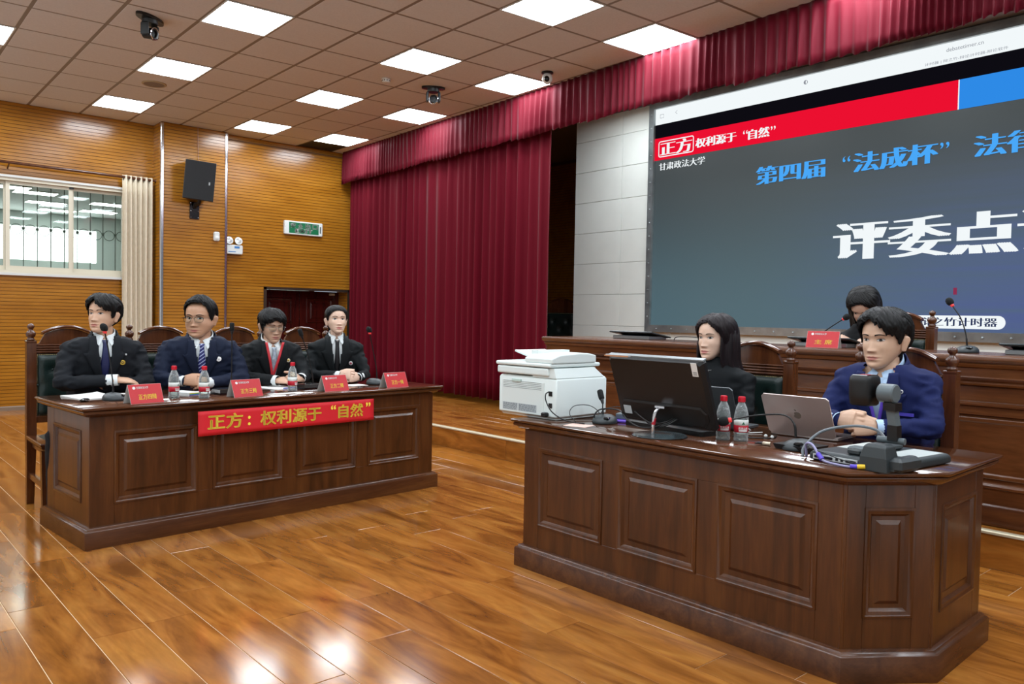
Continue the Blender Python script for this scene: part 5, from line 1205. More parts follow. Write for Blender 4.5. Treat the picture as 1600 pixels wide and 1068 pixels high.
def mat_skin(name, c, lip):
    m, nt, b = _new(name); N = nt.nodes; L = nt.links
    at = N.new('ShaderNodeAttribute'); at.attribute_name = 'lip'
    mx = N.new('ShaderNodeMixRGB'); mx.inputs['Color1'].default_value = lin(c); mx.inputs['Color2'].default_value = lin(lip); L.new(at.outputs['Fac'], mx.inputs['Fac'])
    tc = N.new('ShaderNodeTexCoord'); nz = N.new('ShaderNodeTexNoise'); nz.inputs['Scale'].default_value = 30; nz.inputs['Detail'].default_value = 3; L.new(tc.outputs['Object'], nz.inputs['Vector'])
    mr = N.new('ShaderNodeMapRange'); mr.inputs['To Min'].default_value = 0.9; mr.inputs['To Max'].default_value = 1.08; L.new(nz.outputs['Fac'], mr.inputs['Value'])
    m2 = N.new('ShaderNodeMixRGB'); m2.blend_type = 'MULTIPLY'; m2.inputs['Fac'].default_value = 1; L.new(mx.outputs[0], m2.inputs['Color1']); L.new(mr.outputs[0], m2.inputs['Color2'])
    L.new(m2.outputs[0], b.inputs['Base Color']); b.inputs['Roughness'].default_value = 0.48
    b.inputs['Subsurface Weight'].default_value = 0.08; b.inputs['Subsurface Radius'].default_value = (0.012, 0.005, 0.003); b.inputs['Subsurface Scale'].default_value = 1.0
    return m
def mat_hair(name, c, rough=0.42):
    m, nt, b = _new(name); N = nt.nodes; L = nt.links
    tc = N.new('ShaderNodeUVMap') if False else N.new('ShaderNodeAttribute'); tc.attribute_name = 'strand'
    mp = N.new('ShaderNodeMapping'); mp.inputs['Scale'].default_value = (90, 2.0, 1); L.new(tc.outputs['Vector'], mp.inputs['Vector'])
    nz = N.new('ShaderNodeTexNoise'); nz.inputs['Scale'].default_value = 1.0; nz.inputs['Detail'].default_value = 3; L.new(mp.outputs[0], nz.inputs['Vector'])
    mr = N.new('ShaderNodeMapRange'); mr.inputs['From Min'].default_value = 0.3; mr.inputs['From Max'].default_value = 0.7; mr.inputs['To Min'].default_value = 0.55; mr.inputs['To Max'].default_value = 1.5; L.new(nz.outputs['Fac'], mr.inputs['Value'])
    mx = N.new('ShaderNodeMixRGB'); mx.blend_type = 'MULTIPLY'; mx.inputs['Fac'].default_value = 1; mx.inputs['Color1'].default_value = lin(c); L.new(mr.outputs[0], mx.inputs['Color2']); L.new(mx.outputs[0], b.inputs['Base Color'])
    bp = N.new('ShaderNodeBump'); bp.inputs['Strength'].default_value = 0.55; bp.inputs['Distance'].default_value = 0.004; L.new(nz.outputs['Fac'], bp.inputs['Height']); L.new(bp.outputs[0], b.inputs['Normal'])
    b.inputs['Roughness'].default_value = rough; b.inputs['Specular IOR Level'].default_value = 0.22
    return m
M_hair = mat_hair('black hair', '0a0909', 0.5); M_hairp = mat_hair('plum black hair', '150c0f', 0.5)
M_eyew = pbr('eye white', 'c9c4c0', 0.3); M_iris = pbr('dark iris', '140c08', 0.15); M_lash = pbr('lash', '0e0a09', 0.6); M_brow = pbr('eyebrow', '1c1512', 0.8)
M_shirt = pbr('white shirt', 'd4dadb', 0.75, bump=0.1, bscale=300); M_shirtb = pbr('light blue shirt', 'a9c2de', 0.75, bump=0.1, bscale=300)
def cloth(name, c, c2=None): return pbr(name, c, 0.72, bump=0.25, bscale=420, spec=0.22, vary=0.06, vscale=30)
TORSO = [(0.42, 0.17, 0.12, 0.0), (0.50, 0.182, 0.128, -0.005), (0.60, 0.172, 0.118, -0.02), (0.72, 0.180, 0.118, -0.045), (0.84, 0.200, 0.122, -0.075), (0.93, 0.206, 0.114, -0.098), (0.99, 0.204, 0.100, -0.110), (1.025, 0.186, 0.086, -0.116), (1.05, 0.140, 0.074, -0.119), (1.072, 0.092, 0.064, -0.120), (1.11, 0.058, 0.052, -0.121)]
def hair_cap(style, M, mat, parent, seed=0.0):
    """style: dict of hairline heights by angle from the front and thickness"""
    NA, NS = 180, 34; P = []; uv = []
    for i in range(NS+1):
        s = i/NS; row = []
        for j in range(NA):
            al = -180+360*j/NA; a = abs(al); t = R(-90+al)
            zl = interp(style['line'], a)[0]
            jag = style.get('jag', 0.006)*(noise.noise(Vector((al*0.11+seed*7, seed, 0.3)))*1.2+0.6*noise.noise(Vector((al*0.37, seed*2, 0.9))))
            if 'sweep' in style and a < 75: zl += style['sweep']*al/75
            if 'apex' in style and a < 70: zl = max(min(0.080-style.get('slope', 0.0010)*abs(al-style['apex']), 0.080), zl) if a < 55 else zl+(max(0.080-style.get('slope', 0.0010)*abs(al-style['apex']), zl)-zl)*(70-a)/15
            zl = min(zl+jag, 0.10)
            z = zl+(0.1165-zl)*(1-(1-s)**1.7)
            th = interp(style['thick'], a)[0]
            env = min(1.0, 0.35+s*3.0)
            top = style.get('top', 0.0)*max(0, (z-0.02)/0.1)**1.2
            r = th*env+0.0035*noise.noise(Vector((al*0.09+z*9, z*6+seed*3, seed)))*(0.4+s)+style.get('clump', 0.004)*(0.5-abs(noise.noise(Vector((al*0.16+12*s, s*2.2+seed, seed*2)))))*(1.2-0.5*s)+0.0016*noise.noise(Vector((al*0.9, z*14, seed)))
            p = head_pt(t, z, max(0.0015, r))
            p.z += top*(0.7+0.5*noise.noise(Vector((al*0.02+seed, 0, 0))))+max(0, r)*0.35*max(0, (z-0.05)/0.067)
            if a < 60 and style.get('fwd'): p.y -= style['fwd']*math.cos(R(a*1.5))*max(0, 1-abs(z-zl)/0.05)
            row.append(p); uv.append((j/NA*1.0, s, 0))
        P.append(row)
    mb = MB(); mb.grid(P, closed=True); mb.f.append([NS*NA+j for j in range(NA)]); mb.m.append(0)
    mb.v = [tuple(M @ Vector(v)) for v in mb.v]
    o = mb.build('hair', mat, parent, 180)
    at = o.data.attributes.new('strand', 'FLOAT_VECTOR', 'POINT'); at.data.foreach_set('vector', [c for u in uv for c in u])
    solid(o, 0.006, -1)
    return o
def hair_fall(M, mat, parent, rows, a0, a1, seed=0.0, name='long_hair', n=70, wav=0.004):
    """hanging sheet of hair; rows: (z, half width, front y, back y) in the head frame; angles from the front"""
    P = []; uv = []; NR = 36; z0, z1 = rows[0][0], rows[-1][0]
    for i in range(NR+1):
        z = z0+(z1-z0)*i/NR; w, f, b = interp(rows, z) if z1 > z0 else interp(rows[::-1], z)
        row = []
        for j in range(n+1):
            al = a0+(a1-a0)*j/n; t = R(-90+al); yc = (f+b)/2; h = (b-f)/2
            q = wav*(1+2*i/NR)*noise.noise(Vector((al*0.06+seed, z*5, seed)))+0.002*noise.noise(Vector((al*0.6, z*3, seed)))
            row.append(Vector(((w+q)*spow(math.cos(t), 0.9), yc+(h+q)*spow(math.sin(t), 0.9), z+(0.02*noise.noise(Vector((al*0.3, seed, 2))) if i == NR else 0))))
            uv.append((j/n, i/NR*1.5, 0))
        P.append(row)
    mb = MB(); mb.grid(P); mb.v = [tuple(M @ Vector(v)) for v in mb.v]
    o = mb.build(name, mat, parent, 180); at = o.data.attributes.new('strand', 'FLOAT_VECTOR', 'POINT'); at.data.foreach_set('vector', [c for u in uv for c in u])
    solid(o, 0.012, -1); return o
def person(label, head, psi, hpsi, pitch=0, roll=0, hs=1.0, fem=0.0, bw=1.0, dz=0.0, skin='c9a78c', lip='a8625a', jacket='15171b', shirt=M_shirt, tie=None, tiew=1.0, arms=None, hands=None, hair=None, hairm=None, zv=0.80, neck_r=0.050, sweater=False, lower='14161a', floor_z=0.0, lids=1.0, pattern=None, seed=1.0, lean=0.0, badge=None, extra=None, head_off=(0, -0.135), jw=1.0, knees=(-0.12, 0.12), hw=1.04):
    """head: eye-level centre of the head in the room; psi: way the chest faces, from -y towards -x"""
    th = -R(psi); c, s = math.cos(th), math.sin(th)
    hx, hy = head_off; hy -= lean
    root = Vector((head[0]-(c*hx-s*hy), head[1]-(s*hx+c*hy), floor_z))
    tab = [(z+dz, w*bw, d*(0.5+0.5*bw), y-lean*max(0, (z-0.5)/0.6)) for z, w, d, y in TORSO]
    def sec(z): return interp(tab, z)
    def yf(x, z):
        w, d, yc = sec(z); q = min(0.985, abs(x)/w)**(1/0.8); return yc-d*math.sqrt(max(0, 1-q*q))**0.8
    HC = Vector((hx, hy, head[2]-floor_z))
    MH = Matrix.Translation(HC) @ Matrix.Rotation(-R(hpsi-psi), 4, 'Z') @ Matrix.Rotation(R(roll), 4, 'Y') @ Matrix.Rotation(R(pitch), 4, 'X') @ Matrix.Diagonal((hs*hw, hs, hs, 1))
    def torso_loops(mb, grow=0.0, z0=0.42, z1=1.11):
        lo = []
        for i in range(25):
            z = z0+dz+(z1-z0)*i/24; w, d, yc = sec(z)
            lo.append([((w+grow)*spow(math.cos(q), 0.8), yc+(d+grow)*spow(math.sin(q), 0.8), z) for q in [2*PI*k/32 for k in range(32)]])
        mb.loft(lo)
    SH = [Vector((sx*0.178*bw, sec(0.985+dz)[2]+0.005, 0.975+dz)) for sx in (-1, 1)]
    # --- body: torso, limbs, neck as one skin, then head and hands
    mb = MB(); torso_loops(mb, -0.022, z1=1.05)
    for k in (0, 1):
        E, W = Vector(arms[k][0]), Vector(arms[k][1])
        limb(mb, SH[k]-Vector((SH[k].x*0.08, 0, 0.01)), E, 0.038, 0.030); limb(mb, E, W, 0.030, 0.024)
        sx = -1 if k == 0 else 1
        limb(mb, (sx*0.09, -0.02, 0.50), (knees[k], -0.40, 0.50), 0.075, 0.055); limb(mb, (knees[k], -0.40, 0.50), (knees[k], -0.36, 0.08), 0.052, 0.035)
    nb = Vector((0, sec(1.09+dz)[2]+0.004, 1.045+dz)); n1 = MH @ Vector((0, 0.016, -0.098)); n2 = MH @ Vector((0, 0.012, -0.055))
    mb.tube([nb, nb.lerp(n1, 0.5), n1, n2], [neck_r*1.10, neck_r, neck_r*0.98, neck_r*0.98], 20)
    body = remesh(mb, 0.012, 3)
    hd = head_mesh(fem, jw); nv = len(body.v)
    body.add(hd.v, hd.f, 0, MH); nh = len(body.v)
    hm = MB()
    for k in (0, 1):
        if hands[k]: hand(hm, arms[k][1], right=(k == 0), **hands[k])
    if hm.v:
        hr_ = remesh(hm, 0.0032, 1); body.add(hr_.v, hr_.f)
    me = body.mesh('person', mat_skin('skin of '+label[:18], skin, lip), 180)
    tint = [0.0]*len(me.vertices)
    for i in range(len(hd.v)):
        x, y, z = hd.v[i]
        if y < -0.05 and abs(x) < 0.026:
            up = 0.0085*(1-(x/0.026)**2)*(1 if abs(x) > 0.005 else 0.85); lo_ = 0.0105*(1-(x/0.022)**2) if abs(x) < 0.022 else 0
            if -0.0722-lo_ < z < -0.0722+up: tint[nv+i] = 0.85
    at = me.attributes.new('lip', 'FLOAT', 'POINT'); at.data.foreach_set('value', tint)
    o = bpy.data.objects.new('person', me); COL.objects.link(o); o.location = root; o.rotation_euler = (0, 0, th)
    tag(o, label, 'person')
    # --- eyes and brows
    for sx in (-1, 1):
        ey = MB(); ex_, ez = sx*0.0315, 0.002
        def fp(x, z, off): p = Vector((x, face_y(x, z, fem)-off, z)); return MH @ p
        n = 16; outer = []; op = 0.0050*lids
        for k in range(n):
            q = 2*PI*k/n; x = ex_+0.0142*math.cos(q); zz = ez+(op if math.sin(q) > 0 else op*0.75)*math.sin(q)+0.0012*sx*math.cos(q)
            outer.append((x, zz))
        if lids > 0.3:
            ey.add([fp(ex_, ez, 0.0022)]+[fp(x, z, 0.0010) for x, z in outer], [(0, k+1, (k+1) % n+1) for k in range(n)], 0)
            ir = [(ex_+0.0064*math.cos(2*PI*k/12), ez+min(0.0064, op*0.98)*math.sin(2*PI*k/12)) for k in range(12)]
            ey.add([fp(ex_, ez, 0.0030)]+[fp(x, z, 0.0026) for x, z in ir], [(0, k+1, (k+1) % 12+1) for k in range(12)], 1)
        up = [(ex_+0.0155*math.cos(q), ez+max(op, 0.0015)*math.sin(q)+0.0012*sx*math.cos(q)) for q in [R(8+164*k/10) for k in range(11)]]
        rowa = [fp(x, z-0.0003, 0.0022) for x, z in up]; rowb = [fp(x, z+0.0018, 0.0020) for x, z in up]
        ey.grid([rowa, rowb], 2)
        if lids > 0.3:
            dn = [(ex_+0.0145*math.cos(q), ez+op*0.75*math.sin(q)+0.0012*sx*math.cos(q)) for q in [R(200+140*k/8) for k in range(9)]]
            ey.grid([[fp(x, z, 0.0018) for x, z in dn], [fp(x, z-0.0007, 0.0018) for x, z in dn]], 2)
        ey.build('eye', [M_eyew, M_iris, M_lash], o, 180)
        br = []; bb = []
        for k in range(11):
            u = k/10; x = sx*(0.013+0.038*u); z = 0.0205+0.0055*math.sin(u*2.6)-0.003*u*u; hh = 0.0034*(1-0.75*u)*(0.75 if fem else 1.0)+0.0006
            br.append(fp(x, z-hh*0.7, 0.0014)); bb.append(fp(x, z+hh*0.7, 0.0012))
        MB().grid([br, [a.lerp(b_, 0.5)+(MH.to_3x3() @ Vector((0, -0.0012, 0))) for a, b_ in zip(br, bb)], bb]).build('eyebrow', M_brow, o, 180)
    if hair:
        hair_cap(hair, MH, hairm or M_hair, o, seed)
    # --- clothes
    zt = min(1.078+dz, HC.z-0.119*hs-0.032)
    def half(z): return 0.004+0.046*max(0, (z-zv)/(zt-zv))**0.9
    jm = cloth('cloth '+jacket, jacket); lm = cloth('cloth '+lower, lower)
    mb = MB(); torso_loops(mb, 0.010, z1=1.11 if sweater else 1.062)
    for k in (0, 1):
        E, W = Vector(arms[k][0]), Vector(arms[k][1]); a = 0.90
        r0 = 0.059 if not fem else 0.052
        limb(mb, SH[k], E, r0*(0.6+0.4*bw), 0.046 if not fem else 0.041, mid=1.0); limb(mb, E, E.lerp(W, a), 0.046 if not fem else 0.041, 0.039 if not fem else 0.035)
        mb.sphere(SH[k]+Vector((0, 0, 0.012)), (0.056, 0.058, 0.048), 14, 10)
    def keep(v): return 0.15+0.85*min(1, max(0, (abs(v.x)-0.10)/0.08)) if abs(v.x) < 0.19*bw and v.y < sec(min(v.z, 1.0))[2] else 1.0
    j = remesh(mb, 0.0105, 4, 0.012 if not sweater else 0.009, 14.0, seed, (1, 1, 1.9), keep)
    if not sweater:                     # open the front down to the button
        keepf = []
        for f in j.f:
            c = sum((Vector(j.v[i]) for i in f), Vector())/len(f)
            w_, d_, yc_ = sec(min(c.z, 1.06+dz))
            front = c.y < yc_-d_*0.25
            cut = front and zv+0.01 < c.z and abs(c.x) < half(min(c.z, zt))*0.92
            if c.z > zt and c.y < yc_+0.02 and abs(c.x) < neck_r*1.15: cut = True
            if not cut: keepf.append(f)
        j.f = keepf; j.m = [0]*len(keepf)
    j.build('sweater' if sweater else 'jacket', jm, o, 180)
    mb = MB()
    for k, sx in enumerate((-1, 1)):
        limb(mb, (sx*0.09, 0.0, 0.525), (knees[k], -0.40, 0.515), 0.092, 0.072); limb(mb, (knees[k], -0.40, 0.515), (knees[k], -0.36, 0.10), 0.070, 0.058)
    mb.sphere((0, 0.02, 0.54), (0.165, 0.13, 0.09), 16, 10)
    remesh(mb, 0.014, 3, 0.006, 10.0, seed+3).build('trousers', lm, o, 180)
    for k, sx in enumerate((-1, 1)):
        mb = MB(); lo = []
        for yy, w, h in ((0.05, 0.026, 0.05), (0.03, 0.036, 0.075), (-0.03, 0.038, 0.07), (-0.10, 0.046, 0.052), (-0.17, 0.044, 0.042), (-0.21, 0.030, 0.032), (-0.225, 0.012, 0.02)):
            lo.append([(knees[k]+w*math.cos(q), -0.37+yy, max(0.001, h*0.5+h*0.5*math.sin(q))) for q in [2*PI*kk/14 for kk in range(14)]])
        mb.loft(lo); mb.build('shoe', M_gloss, o, 180)
    if not sweater:
        P = [[(half(z)*u*1.3, yf(half(z)*u*1.3, z)-0.004, z) for u in [-1+2*k/12 for k in range(13)]] for z in [zv-0.01+(zt+0.004-zv)*i/20 for i in range(21)]]
        MB().grid(P).build('shirt_front', shirt, o, 180)
        for sx in (-1, 1):
            P = []
            for i in range(25):
                u = i/24; z = zv-0.02+(zt+0.035-zv)*u
                a = half(min(max(z, zv), zt)); lw = 0.090*min(1, u/0.62)**0.8
                if u > 0.68: lw = 0.058-0.022*(u-0.68)/0.32
                elif u > 0.62: lw = 0.090-0.032*(u-0.62)/0.06
                P.append([(sx*(a+lw*q), yf(a+lw*q, z)-0.0165-0.009*(1-q)*min(1, u*3)-0.003*q, z+0.018*q*min(1, u*2)*(1 if u < 0.65 else 0.2)) for q in (0, 0.25, 0.5, 0.75, 1)])
            lp = MB().grid(P).build('lapel', jm, o, 180); solid(lp, 0.007)
        zb = 1.098+dz; mid = nb.lerp(n1, 0.5)
        def ringp(al, t_, k=1.0):
            al = R(al); c_ = (1-math.cos(al))/2; z = zt-0.010+(zb-zt+0.004)*c_+(0.030+0.016*c_)*t_
            f_ = min(1, max(0, (z-nb.z)/max(1e-4, n1.z-nb.z))); cy_ = nb.y+(n1.y-nb.y)*f_+0.002; cx_ = nb.x+(n1.x-nb.x)*f_
            rr_ = neck_r*(1.34-0.16*t_)*k
            return Vector((cx_+rr_*math.sin(al), cy_-rr_*math.cos(al), z))
        q = MB().grid([[ringp(14+332*k/40, t_) for k in range(41)] for t_ in (0, 0.33, 0.66, 1)]).build('shirt_collar', shirt, o, 180); solid(q, 0.004)
        q = MB().grid([[ringp(62+236*k/40, t_*0.75, 1.30-0.10*t_) for k in range(41)] for t_ in (-0.4, 0, 0.5, 1)]).build('jacket_collar', jm, o, 180); solid(q, 0.006)
        for sx in (-1, 1):      # collar points
            tip = Vector((sx*0.036, yf(0.036, zt-0.045)-0.020, zt-0.045)); tip2 = Vector((sx*0.047, yf(0.047, zt-0.030)-0.018, zt-0.030))
            pts = [ringp(sx*6, 0.75, 1.02), ringp(sx*24, 0.95, 1.04), ringp(sx*46, 0.95, 1.06), ringp(sx*56, 0.2, 1.16), tip2, tip]
            q = MB().add(pts, [(0, 1, 2, 3, 4, 5)] if sx < 0 else [(5, 4, 3, 2, 1, 0)]).build('collar_point', shirt, o); solid(q, 0.003)
        for k in (0, 1):
            E, W = Vector(arms[k][0]), Vector(arms[k][1]); d_ = (W-E).normalized()
            if hands[k]: MB().tube([W-d_*0.055, W-d_*0.02, W+d_*0.012], [0.0375, 0.0365, 0.0355] if not fem else [0.034, 0.033, 0.032], 18, caps=False).build('cuff', shirt, o, 180)
        if tie:
            P = []
            for i in range(23):
                z = zt-0.008-(zt-0.008-(zv-0.02))*i/22; u = i/22
                w = (0.0175-0.005*min(1, u/0.10)) if u < 0.10 else (0.0125+(0.040*tiew-0.0125)*min(1, (u-0.10)/0.75))
                P.append([(w*q, yf(w*q, z)-0.012-0.006*(1-q*q)*(1.8 if u < 0.1 else 0.8), z) for q in (-1, -0.6, 0, 0.6, 1)])
            q = MB().grid(P).build('tie', tie, o, 180); solid(q, 0.003)
        if badge:
            for (bx_, bz, br_, cols) in badge:
                y_ = yf(bx_, bz)-0.0235
                for i, (r_, cm) in enumerate(cols): MB().lathe([(r_*br_, 0), (r_*br_, 0.002+0.0008*i), (r_*br_*0.8, 0.003+0.0008*i)], 18, M=basis((bx_, y_, bz), (1, -0.25 if bx_ > 0 else 0.25, 0), (0, 0, 1))).build('badge', cm, o, 40)
    else:
        yc = sec(1.09+dz)[2]; P = []
        for i in range(5):
            t_ = i/4; P.append([((neck_r*1.42-0.014*t_)*math.sin(q), yc+0.004-(neck_r*1.42-0.014*t_)*math.cos(q)-0.012*t_*0, 1.055+dz+0.062*t_-0.012*max(0, math.cos(q))) for q in [2*PI*k/36 for k in range(37)]])
        q = MB().grid(P).build('roll_neck', jm, o, 180); solid(q, 0.006)
    if extra: extra(o, MH, yf, zt, dz, sec)
    return o
def glasses(o, MH, half_rim=False, mat=None):
    mat = mat or M_gloss
    def P(x, z, off=0.0): return MH @ Vector((x, -0.106+off+0.9*x*x*4, z))
    g = MB()
    for sx in (-1, 1):
        pts = []
        for k in range(25):
            q = 2*PI*k/24; pts.append(P(sx*0.033+0.0235*spow(math.cos(q), 0.7), -0.004+0.0175*spow(math.sin(q), 0.75)))
        g.tube(pts, 0.0011, 6, caps=False)
        if half_rim: g.tube([P(sx*0.033+0.0235*spow(math.cos(q), 0.7), -0.004+0.0175*spow(math.sin(q), 0.75)) for q in [PI*k/10 for k in range(11)]], 0.0018, 6)
        g.tube([P(sx*0.057, 0.004), MH @ Vector((sx*0.070, -0.085, 0.005)), MH @ Vector((sx*0.0795, 0.0, 0.004)), MH @ Vector((sx*0.0790, 0.022, -0.008))], 0.0013, 6)
    g.tube([P(-0.0105, 0.002), P(0, 0.005), P(0.0105, 0.002)], 0.0013, 6)
    r = g.build('glasses', mat, o, 60)
    for sx in (-1, 1):
        MB().add([P(sx*0.033, -0.004)]+[P(sx*0.033+0.0225*spow(math.cos(2*PI*k/20), 0.7), -0.004+0.0165*spow(math.sin(2*PI*k/20), 0.75)) for k in range(20)], [(0, k+1, (k+1) % 20+1) for k in range(20)]).build('lens', M_pane, r, 180)
# hair styles: hairline height by angle from the front (deg), thickness by angle
H_fringe = dict(line=[(0, 0.030), (25, 0.030), (48, 0.026), (64, 0.008), (76, -0.018), (84, -0.012), (90, 0.020), (106, 0.016), (114, -0.030), (135, -0.070), (180, -0.078)], thick=[(0, 0.026), (40, 0.024), (70, 0.015), (90, 0.014), (120, 0.016), (180, 0.018)], top=0.018, jag=0.013, apex=-8, slope=0.00105, fwd=0.008, clump=0.010)
H_brush = dict(line=[(0, 0.086), (30, 0.080), (50, 0.060), (62, 0.020), (74, -0.014), (82, -0.010), (90, 0.022), (106, 0.018), (116, -0.025), (140, -0.060), (180, -0.070)], thick=[(0, 0.020), (40, 0.018), (65, 0.007), (90, 0.006), (120, 0.008), (180, 0.010)], top=0.034, jag=0.005, fwd=0.010, clump=0.009)
H_bowl = dict(line=[(0, 0.048), (30, 0.042), (50, 0.026), (66, -0.004), (78, -0.026), (86, -0.018), (92, 0.012), (106, 0.010), (114, -0.035), (135, -0.072), (180, -0.080)], thick=[(0, 0.020), (40, 0.020), (70, 0.018), (90, 0.018), (120, 0.018), (180, 0.020)], top=0.010, jag=0.016, fwd=0.005, clump=0.009)
H_tied = dict(line=[(0, 0.074), (25, 0.064), (45, 0.044), (60, 0.026), (74, -0.006), (84, -0.002), (92, 0.022), (108, 0.016), (116, -0.030), (140, -0.064), (180, -0.070)], thick=[(0, 0.011), (60, 0.013), (90, 0.013), (140, 0.012), (180, 0.014)], top=0.006, jag=0.002)
H_long = dict(line=[(0, 0.078), (20, 0.068), (40, 0.046), (55, 0.016), (66, -0.02), (78, -0.06), (90, -0.07), (110, -0.07), (180, -0.08)], thick=[(0, 0.012), (40, 0.016), (70, 0.020), (90, 0.022), (180, 0.024)], top=0.010, jag=0.006, fwd=0.002, clump=0.006, apex=6, slope=0.0011)
CL = dict(curl=(38, 42, 30))
def clasp(cx, cy, cz, w=0.075):
    """arms' wrist points and hands of a pair of clasped hands centred on cx, cy"""
    hr = dict(d=(0.80, -0.52, 0.10), n=(0.50, 0.80, -0.30), curl=(42, 48, 35), spread=2, thumb=(0.75, 0.35, 0.35), bend=4)
    hl = dict(d=(-0.80, -0.52, 0.04), n=(-0.50, 0.80, -0.30), curl=(46, 50, 35), spread=2, thumb=(0.80, 0.30, 0.20), bend=4)
    return (cx-w, cy+0.045, cz+0.012), (cx+w, cy+0.045, cz-0.004), hr, hl
gold = pbr('gold badge', 'b9983a', 0.3, 0.7); silver = pbr('silver badge', 'c4c4c4', 0.3, 0.6); redb = pbr('red badge', '8a3040', 0.4)
# man with crossed arms
person('man in a black suit and navy tie sitting with crossed arms at the far left', (-1.185, -5.315, 1.247), 8, 50, pitch=-4, hs=1.0, bw=1.06, dz=0.040, knees=(-0.27, 0.12),
       jacket='13161b', tie=pbr('navy tie', '161c48', 0.45), zv=0.80, hair=H_fringe, seed=1.3, skin='c79f84',
       arms=(((-0.245, -0.235, 0.822), (0.050, -0.335, 0.842)), ((0.245, -0.205, 0.812), (-0.02, -0.275, 0.800))),
       hands=(dict(d=(0.90, 0.28, -0.08), n=(0.1, 0.35, -0.93), curl=(14, 16, 12), spread=3), None),
       badge=[(0.098, 0.945, 0.016, ((1.0, gold), (0.55, pbr('dark badge', '3a3420', 0.4)), (0.3, gold))), (0.118, 0.995, 0.006, ((1.0, silver),))])
def x2(o, MH, yf, zt, dz, sec): glasses(o, MH, True)
def stripes():
    m, nt, b = _new('striped navy tie'); N = nt.nodes; L = nt.links
    tc = N.new('ShaderNodeTexCoord'); mp = N.new('ShaderNodeMapping'); mp.inputs['Rotation'].default_value = (0, R(38), 0); L.new(tc.outputs['Object'], mp.inputs['Vector'])
    wv = N.new('ShaderNodeTexWave'); wv.wave_type = 'BANDS'; wv.bands_direction = 'Z'; wv.inputs['Scale'].default_value = 16; L.new(mp.outputs[0], wv.inputs['Vector'])
    cr = N.new('ShaderNodeValToRGB'); cr.color_ramp.elements[0].position = 0.78; cr.color_ramp.elements[0].color = lin('1c2260'); cr.color_ramp.elements[1].position = 0.88; cr.color_ramp.elements[1].color = lin('a8b0d0'); L.new(wv.outputs['Fac'], cr.inputs['Fac']); L.new(cr.outputs[0], b.inputs['Base Color']); b.inputs['Roughness'].default_value = 0.5
    return m
wl, wr, hr, hl = clasp(-0.05, -0.40, 0.805)
person('broad man in a navy suit and striped tie wearing half-rim glasses', (-0.57, -5.315, 1.232), 14, 46, pitch=2, hs=1.11, hw=1.09, bw=1.15, dz=0.040, neck_r=0.060, jw=1.14,
       jacket='141c30', tie=stripes(), zv=0.80, hair=H_brush, seed=2.1, skin='b98d70',
       arms=(((-0.272, -0.215, 0.82), wl), ((0.272, -0.215, 0.82), wr)), hands=(hr, hl), badge=[(0.108, 0.955, 0.017, ((1.0, M_whitei), (0.4, silver)))], extra=x2)
def x3(o, MH, yf, zt, dz, sec):
    glasses(o, MH, False, pbr('clear grey frame', '6a6a68', 0.3))
    for sx, x0 in ((-1, -0.060), (1, 0.060)):
        P = []
        for i in range(15):
            u = i/14; z = zt+0.03-(zt+0.03-0.815)*u; x = x0*(1-u)-0.010*u
            P.append([(x+q*0.009, yf(x, min(z, zt-0.01))-0.030-0.004*(z > zt-.02), z) for q in (-1, 0, 1)])
        solid(MB().grid(P).build('lanyard', pbr('red lanyard', 'c03038', 0.5), o, 180), 0.002)
    MB().sphere((-0.010, yf(-0.01, 0.80)-0.032, 0.803), (0.010, 0.006, 0.012), 10, 6).build('lanyard_clip', M_white, o, 180)
pat = pbr('pale patterned tie', '9aa4b0', 0.5, vary=0.4, vscale=45)
person('man in a black suit with a red lanyard and clear glasses looking down', (-0.055, -5.325, 1.185), 12, 2, pitch=11, hs=0.98, bw=0.96, dz=0.012,
       jacket='121517', tie=pat, zv=0.78, hair=H_bowl, seed=3.7, skin='c29b82', lids=0.2,
       arms=(((-0.222, -0.215, 0.815), (-0.03, -0.425, 0.805)), ((0.222, -0.215, 0.815), (0.135, -0.43, 0.815))),
       hands=(dict(d=(0.86, -0.45, 0.0), n=(0.25, 0.3, -0.9), curl=(30, 35, 25), spread=3), dict(d=(-0.75, -0.55, 0.15), n=(-0.5, 0.5, -0.7), curl=(50, 55, 40), spread=2)),
       badge=[(0.10, 0.935, 0.014, ((1.0, pbr('cream badge', 'c8bda0', 0.4)), (0.5, gold)))], extra=x3)
def x4(o, MH, yf, zt, dz, sec):
    hair_fall(MH, M_hair, o, [(0.0, 0.045, 0.075, 0.115), (-0.05, 0.042, 0.075, 0.125), (-0.10, 0.032, 0.08, 0.12), (-0.17, 0.014, 0.09, 0.11)][::-1], 60, 300, 5.0, 'ponytail')
    MB().sphere((0.0, yf(0, zt-0.012)-0.030, zt-0.012), (0.010, 0.005, 0.010), 12, 8).build('brooch', silver, o, 180)
wl, wr, hr, hl = clasp(0.07, -0.40, 0.805, 0.07)
person('woman in a black suit and thin black tie with tied-back hair', (0.478, -5.315, 1.232), 22, 14, pitch=-5, hs=0.93, fem=1.0, bw=0.90, dz=0.022, neck_r=0.045,
       jacket='121618', tie=pbr('black tie', '0d0e12', 0.5), tiew=0.6, zv=0.78, hair=H_tied, seed=4.2, skin='d6b49e', lip='b86a68',
       arms=(((-0.215, -0.21, 0.815), wl), ((0.225, -0.20, 0.815), wr)), hands=(hr, hl), badge=[(0.105, 0.90, 0.015, ((1.0, silver), (0.6, redb)))], extra=x4)
